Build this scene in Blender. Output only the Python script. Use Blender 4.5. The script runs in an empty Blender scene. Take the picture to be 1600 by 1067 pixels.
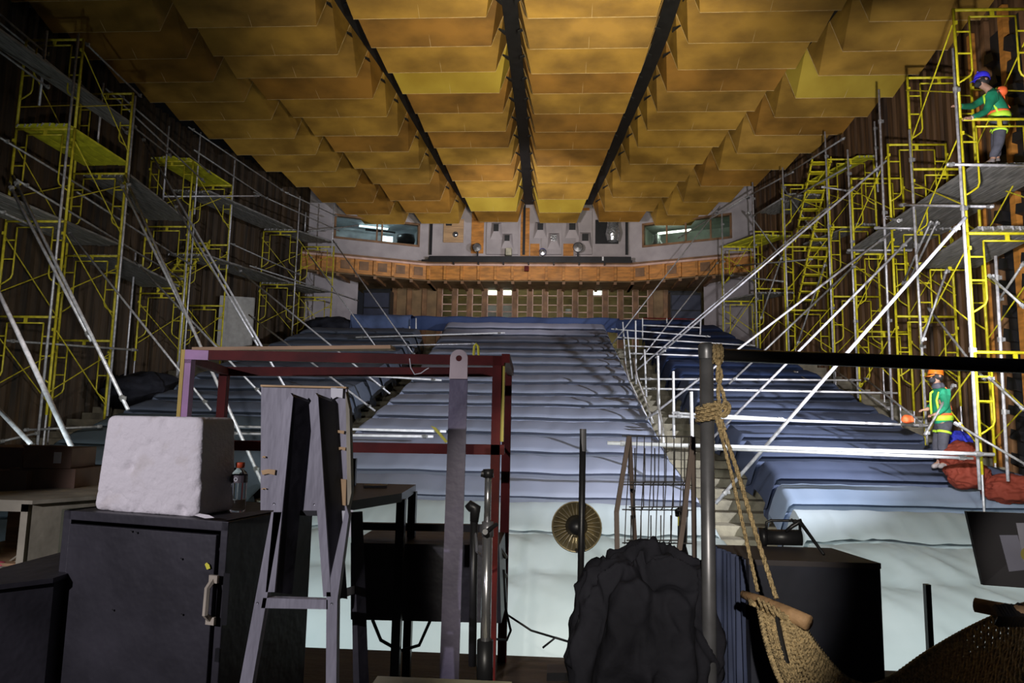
import bpy, bmesh, math, random
from mathutils import Vector, Matrix, noise
random.seed(7)
S = bpy.context.scene
# ---------------------------------------------------------------- camera
FPX = 1067.0
CAM = Vector((1.15, 0.0, 1.6))
yaw, pit, rol = math.radians(3.5), math.radians(6.8), math.radians(1.1)
FW = Vector((-math.sin(yaw)*math.cos(pit), math.cos(yaw)*math.cos(pit), math.sin(pit)))
R0 = Vector((math.cos(yaw), math.sin(yaw), 0)); U0 = R0.cross(FW)
RT = R0*math.cos(rol) + U0*math.sin(rol); UP = U0*math.cos(rol) - R0*math.sin(rol)
cd = bpy.data.cameras.new('camera'); cam = bpy.data.objects.new('camera', cd); S.collection.objects.link(cam)
cd.sensor_width = 36; cd.lens = FPX/1600*36; cd.clip_end = 200; cd.clip_start = 0.05
M4 = Matrix((RT, UP, -FW)).transposed().to_4x4(); M4.translation = CAM; cam.matrix_world = M4
S.camera = cam
S.view_settings.view_transform = 'Standard'; S.view_settings.look = 'None'
S.view_settings.gamma = 1; S.view_settings.use_curve_mapping = False
S.view_settings.exposure = 0.0
# ---------------------------------------------------------------- light
w = bpy.data.worlds.new('world'); S.world = w; w.use_nodes = True
w.node_tree.nodes['Background'].inputs[0].default_value = (0.75, 0.8, 1.0, 1)
w.node_tree.nodes['Background'].inputs[1].default_value = 0.012
def spot(name, loc, target, power, col, angle=60, blend=.5, size=.08):
    l = bpy.data.lights.new(name, 'SPOT'); l.energy = power; l.color = col
    l.spot_size = math.radians(angle); l.spot_blend = blend; l.shadow_soft_size = size
    o = bpy.data.objects.new(name, l); S.collection.objects.link(o); o.location = loc
    o.rotation_euler = (Vector(target)-Vector(loc)).to_track_quat('-Z', 'Y').to_euler(); return o
def point(name, loc, power, col, size=.1):
    l = bpy.data.lights.new(name, 'POINT'); l.energy = power; l.color = col; l.shadow_soft_size = size
    o = bpy.data.objects.new(name, l); S.collection.objects.link(o); o.location = loc; return o
# work lamp behind the camera, left: lights the cabinet, foam box and easel
spot('foreground_spot', (-2.3, -1.1, 2.55), (-0.72, 2.8, 1.25), 480, (0.93, 0.88, 1.0), 37, .35, .03)
spot('foreground_spot', (0.9, -2.0, 2.6), (1.36, 2.5, 1.26), 620, (1.0, 0.93, 0.82), 20.5, .4, .03)
spot('foreground_spot', (-1.2, -1.6, 2.7), (2.90, 2.3, 1.12), 420, (1.0, 0.96, 0.98), 6.5, .5, .02)  # extra narrow spot added only to brighten the placard prints
# floods at the stage edge: front dust sheets
spot('stage_edge_spot', (2.0, 5.15, 1.7), (1.9, 9.9, -0.5), 640, (0.97, 1.0, 0.93), 150, .6, .25)
spot('stage_edge_spot', (6.4, 5.3, 1.5), (6.6, 10.0, -0.5), 340, (0.90, 1.0, 0.97), 150, .6, .25)
spot('stage_edge_spot', (-3.6, 5.6, 0.2), (-4.2, 11.2, 0.2), 330, (0.84, 0.98, 1.0), 150, .6, .25)
# high flood at stage right: rakes through the scaffolding over the seats
spot('tower_flood', (8.9, 6.6, 3.9), (0.2, 17.5, 2.3), 5200, (0.84, 0.88, 1.0), 62, .6, .05)
# flood on the right scaffolding
spot('scaffold_flood', (3.6, 4.6, 2.9), (8.6, 14.0, 4.7), 3900, (0.97, 0.95, 1.0), 60, .5, .1)
spot('scaffold_flood', (-2.4, 4.6, 2.9), (-8.0, 15.5, 3.6), 950, (0.98, 0.96, 0.95), 56, .6, .1)
spot('stage_edge_spot', (1.2, 4.9, 2.3), (3.4, 12.5, 1.6), 420, (0.95, 0.96, 1.0), 52, .8, .08)  # extra fill added to brighten the white aisle ledgers, not a known flood
# uplights for the ceiling
spot('ceiling_uplight', (2.6, 4.4, 2.9), (2.1, 12.2, 9.9), 2200, (1.0, 0.92, 0.64), 36, 1.0, .1)
spot('ceiling_uplight', (1.9, 3.6, 3.2), (1.0, 14.0, 9.8), 5200, (1.0, 0.90, 0.68), 60, 1.0, .15)
spot('ceiling_uplight', (-2.6, 4.2, 3.2), (-1.6, 17, 9.6), 480, (1.0, 0.88, 0.66), 56, 1.0, .2)
spot('gallery_flood', (0.4, 18.0, 6.8), (0.1, 27.0, 7.7), 980, (1.0, 0.93, 0.95), 95, .6, .2)

def ray(x, y): return RT*((x-800)/FPX) + UP*((533.5-y)/FPX) + FW
def at(x, y, d):
    r = ray(x, y); return CAM + r*(d/r.y)
def atz(x, y, z):
    r = ray(x, y); return CAM + r*((z-CAM.z)/r.z)
def on(x, y, p0, n):
    r = ray(x, y); return CAM + r*((Vector(p0)-CAM).dot(n)/r.dot(n))
# ---------------------------------------------------------------- materials
def mat(name, col, rough=.6, metal=0., var=.15, scale=6., bump=0., bscale=30., spec=.5, col2=None, stretch=None, emit=None, es=0, detail=4, trans=0, lo=.35, hi=.65):
    m = bpy.data.materials.new(name); m.use_nodes = True; nt = m.node_tree; b = nt.nodes['Principled BSDF']
    b.inputs['Roughness'].default_value = rough; b.inputs['Metallic'].default_value = metal
    b.inputs['Specular IOR Level'].default_value = spec
    tc = nt.nodes.new('ShaderNodeTexCoord'); mp = nt.nodes.new('ShaderNodeMapping'); nt.links.new(tc.outputs['Object'], mp.inputs[0])
    if stretch: mp.inputs['Scale'].default_value = stretch
    n = nt.nodes.new('ShaderNodeTexNoise'); n.inputs['Scale'].default_value = scale; n.inputs['Detail'].default_value = detail
    nt.links.new(mp.outputs[0], n.inputs['Vector'])
    r = nt.nodes.new('ShaderNodeValToRGB'); nt.links.new(n.outputs['Fac'], r.inputs[0])
    c = Vector(col); c2 = Vector(col2) if col2 else c*(1-var)
    if not col2: c = c*(1+var*.5)
    r.color_ramp.elements[0].color = (*c2, 1); r.color_ramp.elements[0].position = lo
    r.color_ramp.elements[1].color = (*c, 1); r.color_ramp.elements[1].position = hi
    nt.links.new(r.outputs[0], b.inputs['Base Color'])
    if bump:
        n2 = nt.nodes.new('ShaderNodeTexNoise'); n2.inputs['Scale'].default_value = bscale; nt.links.new(mp.outputs[0], n2.inputs['Vector'])
        bp = nt.nodes.new('ShaderNodeBump'); bp.inputs['Strength'].default_value = bump; bp.inputs['Distance'].default_value = .02
        nt.links.new(n2.outputs['Fac'], bp.inputs['Height']); nt.links.new(bp.outputs[0], b.inputs['Normal'])
    if emit: b.inputs['Emission Color'].default_value = (*emit, 1); b.inputs['Emission Strength'].default_value = es
    if trans: b.inputs['Transmission Weight'].default_value = trans
    return m
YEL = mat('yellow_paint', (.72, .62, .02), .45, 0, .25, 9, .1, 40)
YELD = mat('darker_yellow_paint', (.60, .50, .03), .5, 0, .3, 9, .1, 40)  # darker yellow for the left-hand frames, braces and stair
GAL = mat('galvanised_steel', (.62, .60, .62), .42, .35, .3, 14, .1, 60)
GALD = mat('dull_steel', (.33, .32, .31), .5, .4, .35, 14, .1, 60)
WHT = mat('white_paint', (.80, .78, .78), .5, 0, .15, 10)
PLANK = mat('scaffold_plank', (.23, .22, .20), .7, .1, .5, 3, .4, 30, stretch=(8, 1, 8))
YPLANK = mat('yellow_plank', (.62, .60, .03), .5, 0, .3, 4, .2, 30)
AMB = mat('amber_panel', (.44, .25, .042), .36, 0, 0, .9, .12, 3, col2=(.22, .12, .022), spec=.6, stretch=(1, 1, 3), detail=8)
AMB2 = mat('brown_amber_panel', (.36, .175, .030), .4, 0, 0, .9, .12, 3, col2=(.17, .085, .016), spec=.55, stretch=(1, 1, 3), detail=8)
AMB3 = mat('ochre_panel', (.42, .235, .045), .38, 0, 0, .9, .12, 3, col2=(.19, .105, .02), spec=.6, stretch=(1, 1, 3), detail=8)
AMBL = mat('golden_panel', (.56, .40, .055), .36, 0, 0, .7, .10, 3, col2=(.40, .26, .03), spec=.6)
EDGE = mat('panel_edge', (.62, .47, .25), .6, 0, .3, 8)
BLK = mat('black_beam', (.012, .012, .013), .6, 0, .3, 5)
BLKP = mat('black_paint', (.040, .038, .045), .45, 0, .35, 3, .25, 14, spec=.5)
BLKM = mat('black_metal', (.022, .022, .024), .4, .3, .2, 8)
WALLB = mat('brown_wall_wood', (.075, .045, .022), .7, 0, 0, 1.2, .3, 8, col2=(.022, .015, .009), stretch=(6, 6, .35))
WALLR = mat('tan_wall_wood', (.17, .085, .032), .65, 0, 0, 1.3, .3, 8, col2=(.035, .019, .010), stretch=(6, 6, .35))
PLAS = mat('grey_plaster', (.40, .355, .36), .85, 0, .18, 1.4, .15, 20)
ORG = mat('orange_wood', (.52, .21, .035), .55, 0, .35, 2.2, .1, 20, stretch=(1, 1, 4))
ORGD = mat('brown_wood', (.22, .11, .045), .6, 0, .35, 3, .1, 20)
SOF = mat('soffit_board', (.22, .135, .06), .7, 0, .3, 2)
PINK = mat('pale_rail_paint', (.62, .40, .32), .6, 0, .2, 3)
CONC = mat('concrete_step', (.25, .22, .155), .85, 0, .45, 2.5, .4, 18)
STG = mat('stage_boards', (.085, .062, .045), .6, 0, .4, 2, .3, 12, stretch=(1, 8, 1))
def cloth(name, c, c2): return mat(name, c, .82, 0, 0, .7, .30, 3.2, spec=.25, col2=c2, stretch=(1, .35, 1), detail=6)
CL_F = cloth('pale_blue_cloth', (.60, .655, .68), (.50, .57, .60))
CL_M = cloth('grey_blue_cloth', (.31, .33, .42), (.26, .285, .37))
CL_D = cloth('shaded_blue_cloth', (.085, .105, .17), (.06, .075, .125))  # blue sheet cloth darkened to carry the shade on the right rows
CL_N = cloth('shaded_navy_cloth', (.03, .05, .12), (.018, .03, .08))  # navy of the rail cloths; stands for shade on the right top rows
CL_G = cloth('shaded_grey_cloth', (.19, .20, .255), (.14, .15, .20))  # sheet cloth darkened for the weaker light on the centre top rows
CL_S = cloth('shaded_slate_cloth', (.12, .14, .185), (.085, .10, .14))  # sheet cloth darkened for the weaker light on the left rear rows
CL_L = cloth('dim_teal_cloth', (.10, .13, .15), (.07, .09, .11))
CL_R = cloth('red_cloth', (.22, .040, .020), (.15, .025, .014))
CL_B = cloth('mid_blue_sheet', (.30, .36, .46), (.22, .28, .38))
CL_K = mat('black_cloth', (.022, .022, .029), .85, 0, .4, 3, .35, 22, spec=.12)
FOAM = mat('white_foam', (.84, .80, .80), .9, 0, 0, 6, .35, 42, col2=(.66, .60, .54), spec=.2, lo=.22, hi=.42, detail=9)
GREYP = mat('grey_painted_wood', (.34, .33, .37), .65, 0, .2, 7, .35, 28, stretch=(1, 1, .3))
CHIP = mat('bare_wood_chip', (.60, .40, .20), .7, 0, .2, 8)
REDM = mat('maroon_paint', (.11, .009, .007), .6, 0, .35, 6, .04, 30, spec=.2)
PURP = mat('purple_lit_paint', (.42, .20, .42), .45, 0, .2, 6)  # maroon frame metal coloured for the purple light on its left end
SLATE = mat('slate_paint', (.13, .115, .17), .55, 0, .3, 3, .2, 20)
TAN = mat('tan_wood', (.50, .31, .16), .6, 0, .3, 5, .2, 30, stretch=(.3, 4, 4))
CARD = mat('cardboard', (.24, .155, .11), .85, 0, .25, 4)
CREAM = mat('cream_paint', (.40, .37, .27), .6, 0, .3, 4, .2, 14)
OLIVE = mat('olive_paint', (.10, .105, .06), .7, 0, .4, 3)
ROPE = mat('rope_fibre', (.50, .37, .19), .85, 0, .45, 90, .6, 160)
STICK = mat('stick_wood', (.40, .24, .12), .7, 0, .4, 10, .3, 40)
CHROME = mat('chrome', (.72, .72, .74), .22, .9, .1, 10)
GREYM = mat('grey_metal', (.20, .20, .215), .38, .55, .25, 10)
WIRE = mat('wire_coating', (.10, .095, .09), .5, .4, .2, 10)
GLOW = mat('tube_light', (1, 1, 1), .5, emit=(1, 1, .88), es=3)
GLOWB = mat('cool_light', (1, 1, 1), .5, emit=(.75, .92, 1), es=1.6)
ROOMG = mat('booth_wall', (.42, .45, .40), .8, 0, .3, 2)
ROOMB = mat('cool_booth_wall', (.50, .53, .55), .8, 0, .4, 1.5)
CORR = mat('corridor_wall', (.34, .27, .14), .8, 0, .4, 1)
SKIN = mat('skin', (.36, .20, .13), .6, 0, .1, 10)
SHIRT = mat('green_shirt', (.01, .25, .12), .8, 0, .25, 8, .2, 30)
TROU = mat('dark_trousers', (.075, .075, .095), .85, 0, .3, 8, .3, 25)
BOOT = mat('boot_leather', (.30, .26, .25), .7, 0, .3, 10)
HBLUE = mat('blue_helmet', (.05, .04, .75), .3, 0, .05, 5)
HORG = mat('orange_helmet', (.9, .22, .02), .35, 0, .05, 5)
VEST = mat('lime_webbing', (.55, .9, .05), .6, 0, .1, 8)
VORG = mat('orange_webbing', (.95, .16, .04), .6, 0, .1, 8)
MASK = mat('black_mask', (.02, .02, .025), .9)
HAIR = mat('black_hair', (.015, .012, .01), .7)
BLUEC = mat('blue_cloth', (.02, .03, .45), .8, 0, .3, 5)
LABEL = mat('white_label', (.8, .8, .8), .6, 0, .05, 5)
REDCAP = mat('red_cap', (.60, .09, .03), .5, 0, .1, 9)
TAPE = mat('yellow_tape', (.85, .80, .08), .5, 0, .1, 9)
FOIL = mat('crumpled_foil', (.65, .66, .68), .25, .8, .3, 9, .9, 14)
DUST = mat('pale_board', (.42, .40, .28), .7, 0, .35, 5)
def glassm(name, col, rough=.05):
    m = bpy.data.materials.new(name); m.use_nodes = True; b = m.node_tree.nodes['Principled BSDF']
    b.inputs['Base Color'].default_value = (*col, 1); b.inputs['Roughness'].default_value = rough; b.inputs['Transmission Weight'].default_value = 1; b.inputs['IOR'].default_value = 1.1
    return m
GLASS = glassm('window_glass', (.85, .95, .92)); BOTG = glassm('bottle_plastic', (.80, .80, .82), .12)
# ---------------------------------------------------------------- mesh builder
class MB:
    def __init__(s): s.v = []; s.f = []; s.m = []; s.mi = 0
    def add(s, vs, fs):
        o = len(s.v); s.v += [Vector(v) for v in vs]; s.f += [tuple(i+o for i in f) for f in fs]; s.m += [s.mi]*len(fs); return s
    def obox(s, o, a, b, c):
        o, a, b, c = map(Vector, (o, a, b, c))
        if a.cross(b).dot(c) < 0: o = o+a; a = -a
        return s.add([o, o+a, o+a+b, o+b, o+c, o+a+c, o+a+b+c, o+b+c],
                     [(0, 3, 2, 1), (4, 5, 6, 7), (0, 1, 5, 4), (1, 2, 6, 5), (2, 3, 7, 6), (3, 0, 4, 7)])
    def box(s, x0, x1, y0, y1, z0, z1): return s.obox((x0, y0, z0), (x1-x0, 0, 0), (0, y1-y0, 0), (0, 0, z1-z0))
    def poly(s, pts, r, n=8, caps=True, rs=None):
        pts = [Vector(p) for p in pts]; N = len(pts); o = len(s.v); prev = None
        for i, p in enumerate(pts):
            t = (pts[min(i+1, N-1)]-pts[max(i-1, 0)]).normalized()
            if prev is None: u = t.cross(Vector((0, 0, 1)) if abs(t.z) < .9 else Vector((1, 0, 0))).normalized()
            else: u = (prev - t*prev.dot(t)).normalized()
            prev = u; vv = t.cross(u); rr = rs[i] if rs else r
            for k in range(n):
                a = 2*math.pi*k/n; s.v.append(p + (u*math.cos(a)+vv*math.sin(a))*rr)
        for i in range(N-1):
            for k in range(n):
                s.f.append((o+i*n+k, o+i*n+(k+1) % n, o+(i+1)*n+(k+1) % n, o+(i+1)*n+k)); s.m.append(s.mi)
        if caps:
            s.f.append(tuple(o+k for k in reversed(range(n)))); s.f.append(tuple(o+(N-1)*n+k for k in range(n))); s.m += [s.mi]*2
        return s
    def tube(s, a, b, r, n=8): return s.poly([a, b], r, n)
    def lathe(s, c, prof, n=20, ax=(0, 0, 1)):
        ax = Vector(ax).normalized(); u = ax.cross(Vector((0, 1, 0)) if abs(ax.y) < .9 else Vector((1, 0, 0))).normalized(); vv = ax.cross(u); o = len(s.v); c = Vector(c)
        for r, h in prof:
            for k in range(n):
                a = 2*math.pi*k/n; s.v.append(c+ax*h+(u*math.cos(a)+vv*math.sin(a))*r)
        for i in range(len(prof)-1):
            for k in range(n): s.f.append((o+i*n+k, o+i*n+(k+1) % n, o+(i+1)*n+(k+1) % n, o+(i+1)*n+k)); s.m.append(s.mi)
        return s
    def prism(s, pts, d):
        pts = [Vector(p) for p in pts]; d = Vector(d); n = len(pts)
        nrm = sum(((pts[i]).cross(pts[(i+1) % n]) for i in range(n)), Vector())
        if nrm.dot(d) < 0: pts.reverse()
        return s.add(pts+[p+d for p in pts], [tuple(reversed(range(n))), tuple(range(n, 2*n))]+[(i, (i+1) % n, n+(i+1) % n, n+i) for i in range(n)])
    def grid(s, fn, nu, nv):
        o = len(s.v)
        for i in range(nu+1):
            for j in range(nv+1): s.v.append(Vector(fn(i/nu, j/nv)))
        for i in range(nu):
            for j in range(nv):
                a = o+i*(nv+1)+j; s.f.append((a, a+nv+1, a+nv+2, a+1)); s.m.append(s.mi)
        return s
    def build(s, name, m, parent=None, smooth=False, bevel=0, solid=0, origin=None):
        if parent is not None: org = parent['_w'] if '_w' in parent.keys() else (0, 0, 0); org = Vector(org)
        elif origin is not None: org = Vector(origin)
        else:
            xs = [v.x for v in s.v]; ys = [v.y for v in s.v]; zs = [v.z for v in s.v]
            org = Vector(((min(xs)+max(xs))/2, (min(ys)+max(ys))/2, min(zs)))
        me = bpy.data.meshes.new(name); me.from_pydata([tuple(v-org) for v in s.v], [], s.f)
        ms = m if isinstance(m, (list, tuple)) else [m]
        for x in ms: me.materials.append(x)
        if len(ms) > 1: me.polygons.foreach_set('material_index', s.m)
        if smooth: me.polygons.foreach_set('use_smooth', [True]*len(me.polygons))
        me.update()
        o = bpy.data.objects.new(name, me); S.collection.objects.link(o); o['_w'] = tuple(org)
        if parent is not None: o.parent = parent
        else: o.location = org
        if bevel:
            b = o.modifiers.new('bevel', 'BEVEL'); b.width = bevel; b.segments = 2; b.limit_method = 'ANGLE'
        if solid:
            b = o.modifiers.new('solid', 'SOLIDIFY'); b.thickness = solid; b.offset = -1
        return o
def tag(o, label=None, cat=None, group=None, kind=None):
    if label: o['label'] = label
    if cat: o['category'] = cat
    if group: o['group'] = group
    if kind: o['kind'] = kind
    return o
def thing(name, loc, label, cat, group=None, rz=0):
    o = bpy.data.objects.new(name, None); o.empty_display_size = .1; S.collection.objects.link(o); o.location = loc; o.rotation_euler.z = rz
    o['_w'] = tuple(Vector(loc)) if not rz else (0, 0, 0)
    if rz: o['_local'] = 1
    return tag(o, label, cat, group)
def struct(o): o['kind'] = 'structure'; return o
def lerp(t, xs, ys):
    if t <= xs[0]: return ys[0]
    for i in range(len(xs)-1):
        if t <= xs[i+1]: k = (t-xs[i])/(xs[i+1]-xs[i]); return ys[i]+(ys[i+1]-ys[i])*k
    return ys[-1]
def copy_tree(o, parent=None):
    c = o.copy(); S.collection.objects.link(c); c.parent = parent
    for ch in o.children: copy_tree(ch, c)
    return c
# ---------------------------------------------------------------- stage and raked floor
RD = [8.7, 9.52, 10.32, 11.12, 11.92, 12.72, 13.52, 14.32, 15.12, 15.92, 16.72, 17.52, 18.32, 19.12, 19.92, 20.72, 21.52, 22.32, 23.12]
RZ = [-.75, -.373, -.01, .352, .681, 1.013, 1.347, 1.649, 1.96, 2.231, 2.549, 2.843, 3.137, 3.442, 3.72, 4.018, 4.337, 4.66, 5.0]
def cz(d): return lerp(d, RD, RZ)
def fz(d): return cz(d)-.85 if d > 8.7 else -1.6
struct(MB().box(-9.5, 9.5, -3.5, 4.95, -1.6, 0).build('floor_stage', STG))
f = MB(); f.box(-10.8, 10.8, 4.95, 8.4, -1.8, -1.6)
d = 8.4
while d < 23.4:
    f.box(-10.8, 10.8, d, d+.42, -1.8, fz(d+.2)); d += .4
f.box(-10.8, 10.8, 23.4, 29.5, -1.8, 4.2)
struct(f.build('floor_auditorium', CONC))
# walls: pleated timber along a plan polyline
def pleat(pts, z0, z1, m, name, side):
    b = MB(); P = [Vector((x, y, 0)) for x, y in pts]; out = []
    for i in range(len(P)-1):
        L = (P[i+1]-P[i]).length; n = max(1, int(L/.30)); t = (P[i+1]-P[i]).normalized(); nr = Vector((-t.y, t.x, 0))*side
        for k in range(n):
            a = P[i]+t*(L*k/n); s_ = L/n; out += [a, a+t*s_*.45, a+t*s_*.55+nr*.13, a+t*s_*.95+nr*.13]
    out.append(P[-1]); o = len(b.v)
    b.v += [Vector((p.x, p.y, z0)) for p in out]+[Vector((p.x, p.y, z1)) for p in out]; n = len(out)
    for i in range(n-1): b.f.append((i, i+1, n+i+1, n+i)); b.m.append(0)
    o = struct(b.build(name, m, solid=.05)); return o
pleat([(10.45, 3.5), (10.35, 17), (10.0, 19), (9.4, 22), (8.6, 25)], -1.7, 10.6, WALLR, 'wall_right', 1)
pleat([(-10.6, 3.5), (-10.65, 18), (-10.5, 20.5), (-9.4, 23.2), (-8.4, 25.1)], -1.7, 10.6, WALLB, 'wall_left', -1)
# timber battens and columns of black jagged blocks on the right wall
for i, (y, m) in enumerate([(12.85, ORGD), (13.47, ORG), (14.05, ORGD), (14.5, ORG)]):
    b = MB(); b.box(10.12, 10.26, y, y+.16, -1.4, 10.2)
    tag(b.build('wall_batten', m), ['brown vertical batten foremost on the right wall', 'orange vertical batten second along the right wall', 'brown vertical batten third along the right wall', 'orange vertical batten deepest along right wall'][i], 'batten', 'battens on the right wall')
for (x, y0) in ((10.2, 13.08), (10.2, 13.68)):
    b = MB(); b.box(x-.005, x+.03, y0, y0+.33, -1.1, 9.8)
    for k in range(22):
        z = -1+k*.48; h = .22+.1*random.random(); b.prism([(x, y0, z), (x, y0+.32, z+.05), (x, y0+.28, z+h), (x, y0+.05, z+h*.8)], (-.10-.08*random.random(), 0, .04))
    tag(b.build('jagged_block_strip', BLK), 'column of dark jagged blocks on right wall, ' + ('nearer' if y0 < 13.5 else 'farther') + ' one', 'wall panel')
# ---------------------------------------------------------------- ceiling
CY = [9.0, 13.25, 14.4, 15.55, 16.7, 17.85, 19.0, 20.15, 21.3, 22.45, 23.6, 24.75, 26]
CZ = [9.9, 9.918, 9.925, 9.955, 10.0, 10.02, 10.0, 9.96, 9.86, 9.742, 9.55, 9.418, 9.36]
SD = [9, 13.5, 15.5, 17.7, 19.3, 21, 22.5, 25, 26]
SEAM = {0: ([9, 26], [.10, .13]),
        1: (SD, [3.42, 3.45, 3.42, 3.30, 3.15, 2.98, 2.78, 2.40, 2.3]),
        2: (SD, [6.75, 6.75, 6.65, 6.40, 6.15, 5.85, 5.45, 4.7, 4.4]),
        3: (SD, [10.1, 10.1, 10.1, 10.0, 9.7, 9.2, 8.4, 7.2, 6.8]),
        -1: (SD, [-3.30, -3.38, -3.2, -3.02, -2.95, -2.82, -2.65, -2.25, -2.1]),
        -2: (SD, [-6.7, -6.7, -6.75, -6.25, -5.95, -5.6, -5.2, -4.5, -4.2]),
        -3: (SD, [-10.3, -10.3, -10.3, -10.1, -9.7, -9.2, -8.4, -7.2, -6.8])}
def sx(i, d): return lerp(d, *SEAM[i])*(1.045 if abs(i) < 2 else 1.065 if abs(i) == 2 else 1.0)
names = {(-3, -2): 'outermost left ceiling bay of overlapping amber panels above the left scaffolds', (-2, -1): 'second ceiling bay from the left wall, stepped amber panels', (-1, 0): 'stepped amber ceiling bay just left of the middle dark seam',
         (0, 1): 'stepped amber ceiling bay just right of the middle dark seam, brightest', (1, 2): 'second ceiling bay from the right wall, stepped amber panels', (2, 3): 'outermost right ceiling bay of amber panels above the right scaffolds'}
for bi, bay in enumerate([(-3, -2), (-2, -1), (-1, 0), (0, 1), (1, 2), (2, 3)]):
    root = thing('ceiling_bay', ((sx(bay[0], 13)+sx(bay[1], 13))/2, 13, 10), names[bay], 'ceiling panels', 'stepped ceiling bays')
    off = [.25, .1, -.12, 0, -.1, .3][bi]; k = 0; dd = 9.8+off
    while dd < 25.3:
        d0, d1 = dd, dd+1.15; dd += 1.15; k += 1
        ins = .29; z1 = lerp(d1, CY, CZ); z0 = lerp(d0, CY, CZ)+.78; zt = z1+.82
        ga, gb = [.14 if abs(q) < 2 else .07 for q in bay]; xa, xb = sx(bay[0], d0)+ga, sx(bay[1], d0)-gb; xc, xd = sx(bay[0], d1)+ga, sx(bay[1], d1)-gb
        j = random.uniform(-.02, .02); z1 += j
        p = [Vector(q) for q in [(xa, d0-.12, z0+.02), (xb, d0-.12, z0+.02), (xd, d1, zt), (xd-ins, d1, z1), (xc+ins, d1, z1), (xc, d1, zt)]]
        xm0, xm1 = (xa+xb)/2, (xc+xd)/2
        b = MB(); b.add(p, [(0, 4, 3, 1), (0, 5, 4), (1, 3, 2)])
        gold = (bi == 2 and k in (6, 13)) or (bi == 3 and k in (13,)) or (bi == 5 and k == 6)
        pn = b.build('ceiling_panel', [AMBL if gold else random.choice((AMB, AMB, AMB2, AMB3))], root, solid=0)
        pn.modifiers.new('s', 'SOLIDIFY').thickness = .012
        if gold: pn['label'] = 'brighter golden panel'
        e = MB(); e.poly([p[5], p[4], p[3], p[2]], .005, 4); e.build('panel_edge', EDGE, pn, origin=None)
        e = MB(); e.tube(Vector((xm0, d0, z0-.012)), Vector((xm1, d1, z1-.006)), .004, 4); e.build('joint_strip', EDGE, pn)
for i in (-2, -1, 0, 1, 2):
    b = MB(); ds = [9+.7*q for q in range(25)]; wd = (.17 if abs(i) < 2 else .09)
    b.add([v for q in ds for v in ((sx(i, q)-wd, q, lerp(q, CY, CZ)+.70), (sx(i, q)+wd, q, lerp(q, CY, CZ)+.70))], [(2*q, 2*q+2, 2*q+3, 2*q+1) for q in range(24)])
    o = struct(b.build('trim_%d' % (i+3), BLK, solid=.05))
struct(MB().box(-11, 11, 8, 29, 10.75, 10.85).build('ceiling', BLK))
for i in (-1, 0, 1):   # dark clips hanging in the seams
    b = MB()
    q = 10.0
    while q < 25:
        for s_ in (-1, 1):
            c = Vector((sx(i, q)+s_*.14, q, lerp(q, CY, CZ)+.44)); b.prism([c, c+Vector((s_*.2, -.1, .12)), c+Vector((0, -.12, .02))], (0, 0, .03))
        q += 1.15
    struct(b.build('trim_%d' % (i+7), BLK))
# ---------------------------------------------------------------- back wall
ZF0, ZF1 = 7.26, 7.85          # fascia bottom / top
WL0, WL1 = Vector((-3.97, 27, 0)), Vector((-8.4, 25.1, 0))
WR0, WR1 = Vector((4.19, 27, 0)), Vector((8.6, 25.0, 0))
def slab(p, q, z0, z1, th):
    p = Vector((p[0], p[1], 0)); q = Vector((q[0], q[1], 0)); t = (q-p).normalized(); n = Vector((-t.y, t.x, 0))
    if n.y < 0: n = -n
    return (p+Vector((0, 0, z0)), q-p, n*th, Vector((0, 0, z1-z0)))
struct(MB().obox(*slab(WL0, WR0, ZF1, 10.7, .15)).build('wall_back', PLAS))
def plane_hit(x, y, A, B):
    t = (B-A).normalized(); n = Vector((-t.y, t.x, 0)); return on(x, y, A, n)
def wing(A, B, x0, x1, name):
    z0, z1 = 8.66, 9.56; t = (B-A).normalized(); L = (B-A).length
    u0 = (plane_hit(x0, 350, A, B)-A).dot(t); u1 = (plane_hit(x1, 350, A, B)-A).dot(t)
    u0, u1 = max(.05, min(u0, u1)), min(L-.05, max(u0, u1))
    b = MB()
    for a, c, za, zb in ((0, L, ZF1, z0), (0, L, z1, 10.7), (0, u0, z0, z1), (u1, L, z0, z1)): b.obox(*slab(A+t*a, A+t*c, za, zb, .15))
    struct(b.build(name, PLAS))
    n = Vector((-t.y, t.x, 0)); n = n if n.y > 0 else -n
    return A+t*u0, A+t*u1, n, z0, z1
def booth(nm, lab, a, c, n, z0, z1, m, muls, fr):
    t = (c-a).normalized(); L = (c-a).length
    r = MB(); Z = Vector((0, 0, 1))
    o = a+n*.16-t*.3
    r.obox(o+Z*(z0-.6), t*(L+.6), n*2.4, Z*-.05); r.obox(o+Z*(z1+.25), t*(L+.6), n*2.4, Z*.05); r.obox(o+n*2.4+Z*(z0-.6), t*(L+.6), n*.05, Z*(z1-z0+.85))
    r.obox(o+Z*(z0-.6), -t*.05, n*2.4, Z*(z1-z0+.85)); r.obox(o+t*(L+.6)+Z*(z0-.6), t*.05, n*2.4, Z*(z1-z0+.85))
    struct(r.build('wall_'+nm, m))
    w_ = thing('window_'+('1' if nm == 'booth_left' else '2'), a+t*(L/2)+Z*z0, None, None); struct(w_)
    b = MB(); q = a-n*.04
    for za in (z0-.04, z1-.04): b.obox(q+Z*za-t*.04, t*(L+.08), n*.2, Z*.08)
    for u in (-.04, L-.04): b.obox(q+t*u+Z*z0, t*.08, n*.2, Z*(z1-z0))
    b.build('window_frame', fr, w_)
    for u in muls: MB().obox(q+t*(L*u)+Z*z0+n*.03, t*.06, n*.06, Z*(z1-z0)).build('mullion', fr, w_)
    MB().obox(a+n*.05+Z*z0, t*L, n*.01, Z*(z1-z0)).build('pane', GLASS, w_)
    return t, L
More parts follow.
